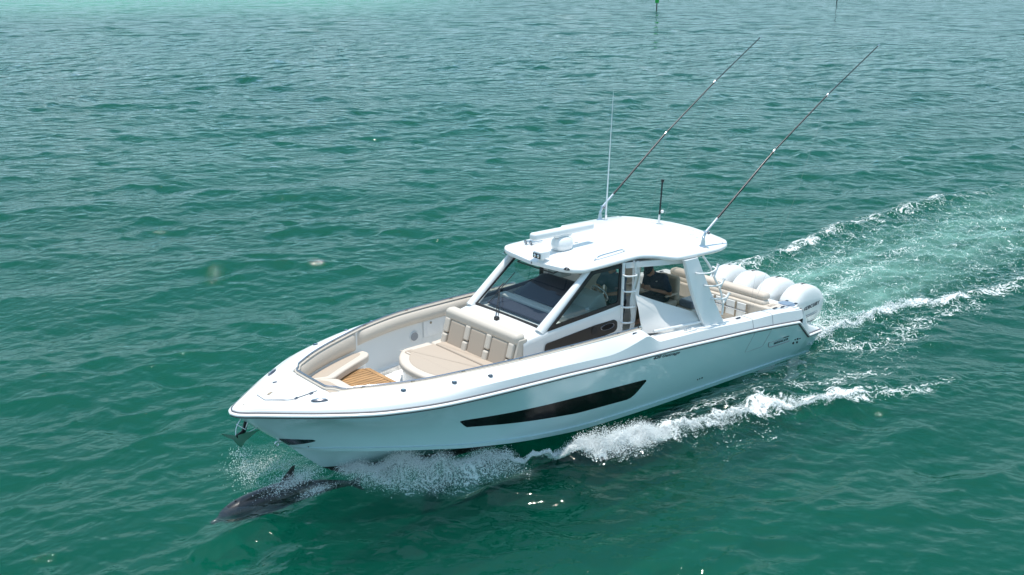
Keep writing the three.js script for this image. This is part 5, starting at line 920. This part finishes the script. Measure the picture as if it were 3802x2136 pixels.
// ---------------------------------------------------------------- spray: drops and froth thrown up at the bow wave
{
  const drops = [], r = mulberry(991), gauss = () => (r() + r() + r() + r() - 2);
  const put = (s, z, y, q) => { const [x, w] = planToWorld(s, z); drops.push([x, y, w, q]); };
  const surf = (s, z) => { const [x, w] = planToWorld(s, z); return seaAt(x, w, 0.1)[1]; };
  // curling bow sheet close to the stem
  const along = (L, a, b, n, f) => { for (let i = 0; i < n; i++) { const t = lerp(a, b, r()), k = Math.floor(t), c = L[k], d = L[Math.min(k + 1, L.length - 1)]; f(lerp(c[0], d[0], t - k), lerp(c[1], d[1], t - k), t); } };
  for (const m of [1, -1]) {
    along(CREST, 0, 3.2, m > 0 ? 42000 : 4000, (s, z, t) => { const burst = 0.5 + 0.5 * noise2(s * 2.2, 7), h = Math.abs(gauss()) * 0.13 * (0.5 + burst); const zz = z + gauss() * 0.13 + (r() < 0.45 ? Math.abs(gauss()) * 0.32 : -0.04 - h * 0.5); put(s + gauss() * 0.14, m * zz, surf(s, m * zz) + h, 0.002 + 0.008 * r() * r() * r()); });
    along(CREST, 3.2, 4.2, m > 0 ? 3000 : 500, (s, z) => { const h = Math.abs(gauss()) * 0.05, zz = z + gauss() * 0.07; put(s, m * zz, surf(s, m * zz) + h, 0.004 + 0.010 * r() * r()); });
    along(CREST, 4.1, 6.3, m > 0 ? 46000 : 3000, (s, z, t) => { const burst = Math.max(0.1, 0.5 + 0.6 * noise2(s * 2.6, 2) + 0.4 * noise2(s * 6, 4)), fall = smooth(4.1, 4.7, t) * (1 - smooth(5.6, 6.3, t)), h = Math.abs(gauss()) * (0.06 + 0.20 * burst * fall), zz = z + gauss() * (0.14 + 0.12 * fall); put(s + gauss() * 0.1, m * zz, surf(s, m * zz) + h, 0.002 + 0.009 * r() * r() * r()); });
    along(CREST, 6.3, 10.2, m > 0 ? 18000 : 2000, (s, z, t) => { const burst = 0.5 + 0.6 * noise2(s * 2.0, 12), h = Math.abs(gauss()) * 0.07 * Math.max(0.1, burst), zz = z + gauss() * 0.16; put(s, m * zz, surf(s, m * zz) + h, 0.002 + 0.010 * r() * r() * r()); });
  }
  // drips and mist ahead of the stem, round the dolphin, astern
  for (let i = 0; i < 2600; i++) { const s = 1.0 + gauss() * 0.55, z = -0.75 + gauss() * 0.6; put(s, z, surf(s, z) + Math.abs(gauss()) * 0.10, 0.002 + 0.005 * r() * r()); }
  for (let i = 0; i < 700; i++) { const t = r(), s = 0.15 + gauss() * 0.18 + 0.4 * t, z = -0.1 - 0.5 * t + gauss() * 0.16; put(s, z, 0.98 - 0.95 * t + gauss() * 0.06, 0.002 + 0.004 * r()); }
  for (let i = 0; i < 3400; i++) { const s = 0.98 + gauss() * 0.42, z = -0.05 + gauss() * 0.15; put(s, z, surf(s, z) + 0.05 + Math.abs(gauss()) * 0.12, 0.002 + 0.006 * r() * r()); }
  for (let i = 0; i < 900; i++) { const s = 1.15 + gauss() * 0.28, z = 0.38 + gauss() * 0.10; put(s, z, surf(s, z) + Math.abs(gauss()) * 0.05, 0.002 + 0.005 * r() * r()); }
  along(QUARTER, 0, 4.4, 4000, (s, z) => { const zz = z + gauss() * 0.14; put(s, zz, surf(s, zz) + Math.abs(gauss()) * 0.06, 0.004 + 0.012 * r() * r()); });
  for (let i = 0; i < 3500; i++) { const s = 13.3 + Math.abs(gauss()) * 1.6, z = (r() - 0.5) * 3.2; put(s, z, surf(s, z) + Math.abs(gauss()) * 0.10, 0.004 + 0.010 * r() * r()); }
  const ico = new THREE.IcosahedronGeometry(1, 0), inst = new THREE.InstancedMesh(ico, std({ color: rgb(0.82, 0.85, 0.85), roughness: 0.5 }), drops.length), mt = new THREE.Matrix4(), qq = new THREE.Quaternion();
  drops.forEach(([x, y, z, q], i) => { qq.setFromEuler(new THREE.Euler(r() * 6, r() * 6, r() * 6)); mt.compose(V(x, y, z), qq, V(q * (0.7 + r()), q * (0.7 + 0.6 * r()), q * (0.7 + r()))); inst.setMatrixAt(i, mt); });
  inst.name = 'bow_spray'; inst.castShadow = inst.receiveShadow = true; inst.userData = { kind: 'stuff', label: 'white spray and froth thrown up along the hull', category: 'spray' }; scene.add(inst);
}
// ---------------------------------------------------------------- dolphin riding the bow wave
{
  // along the back from beak to tail stock: course s, across z, height y, half width, half depth
  const B = [[-0.37, -0.21, -0.035, 0.012, 0.012], [-0.34, -0.21, -0.03, 0.032, 0.028], [-0.27, -0.208, -0.022, 0.042, 0.036], [-0.22, -0.206, -0.012, 0.055, 0.05], [-0.18, -0.205, 0.0, 0.085, 0.085], [-0.08, -0.205, 0.012, 0.125, 0.128], [0.09, -0.20, 0.025, 0.165, 0.17], [0.34, -0.17, 0.035, 0.198, 0.205], [0.66, -0.15, 0.04, 0.205, 0.215], [0.96, -0.13, 0.035, 0.178, 0.19], [1.21, -0.09, 0.02, 0.135, 0.155], [1.45, -0.03, 0.005, 0.085, 0.115], [1.68, 0.06, -0.005, 0.045, 0.08], [1.86, 0.16, -0.008, 0.028, 0.05], [1.97, 0.24, -0.008, 0.02, 0.03], [2.02, 0.28, -0.008, 0.006, 0.008]];
  const col = (i) => spline(B.map((_, k) => k), B.map((b) => b[i])), f = [0, 1, 2, 3, 4].map(col), n = 26;
  const W = (s, z, y) => { const [x, w] = planToWorld(s, z); return V(x, y - 0.125, w); };
  const at = (u) => ({ c: W(f[0](u), f[1](u), f[2](u)), a: f[3](u), b: f[4](u) });
  const rows = range(0, B.length - 1, 90).map((u) => { const p = at(u), q0 = at(Math.max(0, u - 0.2)).c, q1 = at(Math.min(B.length - 1, u + 0.2)).c, t = q1.sub(q0).normalize(), up = V(0, 1, 0).addScaledVector(t, -t.y).normalize(), side = t.clone().cross(up); return range(0, 1, n - 1).map((v) => { const q = v * 2 * Math.PI * (n - 1) / n; return p.c.clone().addScaledVector(side, Math.cos(q) * p.a).addScaledVector(up, Math.sin(q) * p.b); }); });
  const body = capped(rows);
  const fin = (root, tip, chord, tipChord, fwd, thick, sweep, nrmV) => { const R = V(...root), T = V(...tip); return capped(range(0, 1, 12).map((u) => { const c = R.clone().lerp(T, u).addScaledVector(fwd, -sweep * u * u), ch = lerp(chord, tipChord, Math.pow(u, 0.9)), th = thick * (1 - u * 0.8); return range(0, 1, 15).map((v) => { const q = v * 2 * Math.PI * 15 / 16; return c.clone().addScaledVector(fwd, Math.cos(q) * ch / 2).addScaledVector(nrmV, Math.sin(q) * th * (0.6 + 0.4 * Math.cos(q))); }); })); };
  const fw = W(-1, -0.05, 0).sub(W(0, 0, 0)).normalize(), sd = V(fw.z, 0, -fw.x);
  const dorsal = fin(W(0.90, -0.14, 0.20).toArray(), W(1.0, -0.15, 0.47).toArray(), 0.32, 0.06, fw, 0.025, 0.06, sd);
  const pecP = fin(W(0.22, -0.03, -0.005).toArray(), W(0.44, 0.20, 0.022).toArray(), 0.16, 0.05, fw.clone().add(sd.clone().multiplyScalar(-0.2)).normalize(), 0.02, 0.05, V(0, 1, 0));
  const pecS = fin(W(0.22, -0.32, -0.03).toArray(), W(0.46, -0.56, -0.10).toArray(), 0.16, 0.05, fw, 0.02, 0.05, V(0, 1, 0));
  const tf = W(-1, -0.7, 0).sub(W(0, 0, 0)).normalize();
  const fl = [1, -1].map((k) => { const d = V(tf.z, 0, -tf.x).multiplyScalar(k); return fin(W(1.93, 0.21, 0.0).toArray(), W(2.0, 0.27, 0.0).addScaledVector(d, 0.26).toArray(), 0.2, 0.04, tf, 0.016, 0.08, V(0, 1, 0)); });
  const tone = noiseTexture(256, (u, v) => { const k = 1 + 0.3 * noise2(u * 9, v * 9) + 0.2 * noise2(u * 30, v * 30); return [34 * k, 31 * k, 30 * k]; }, true);
  const d = part('dolphin', merge([body, dorsal, pecP, pecS, ...fl]), std({ color: 0xffffff, map: tone, roughness: 0.24, clearcoat: 0.5, clearcoatRoughness: 0.05 }), scene);
  d.userData = { label: 'dark grey dolphin surfacing in front of the bow, riding the bow wave', category: 'dolphin' };
  const blow = new THREE.SphereGeometry(0.016, 10, 8); const bp = W(0.06, -0.2, 0.192); blow.translate(bp.x, bp.y, bp.z); part('blowhole', blow, M.black, d);
}
// ---------------------------------------------------------------- channel marks far off
{
  const mark = (x, z, label, board) => {
    const y = seaAt(x, z, 4)[1], g = new THREE.Group(); g.name = numbered('channel_marker'); g.position.set(x, y, z); g.userData = { label, category: 'marker', group: 'channel markers' }; scene.add(g);
    part('pile', rod([0, -0.6, 0], [0.03, 3.2, 0], 0.085, 0.075, 12), std({ color: rgb(0.02, 0.022, 0.024), roughness: 0.9 }), g);
    if (board) { part('daymark', rbox(-0.28, 0.28, 0.93, 1.95, 0.09, 0.13, 0.02), std({ color: rgb(0.01, 0.42, 0.06), roughness: 0.6 }), g); part('backing_board', rbox(-0.22, 0.30, 1.05, 1.92, 0.055, 0.085, 0.01), std({ color: rgb(0.01, 0.08, 0.03), roughness: 0.8 }), g); }
else part('cap', rod([0.03, 3.18, 0], [0.03, 3.3, 0], 0.09, 0.03, 12), std({ color: rgb(0.3, 0.3, 0.3), roughness: 0.8 }), g);
  };
  mark(21.21, -155.3, 'green board on a dark post far off at the top of the water', true);
  mark(54.15, -176.9, 'bare dark post far off near the top right corner', false);
}
scene.traverse((o) => { if (o.isMesh) { o.castShadow = true; o.receiveShadow = true; } });
renderer.render(scene, camera);
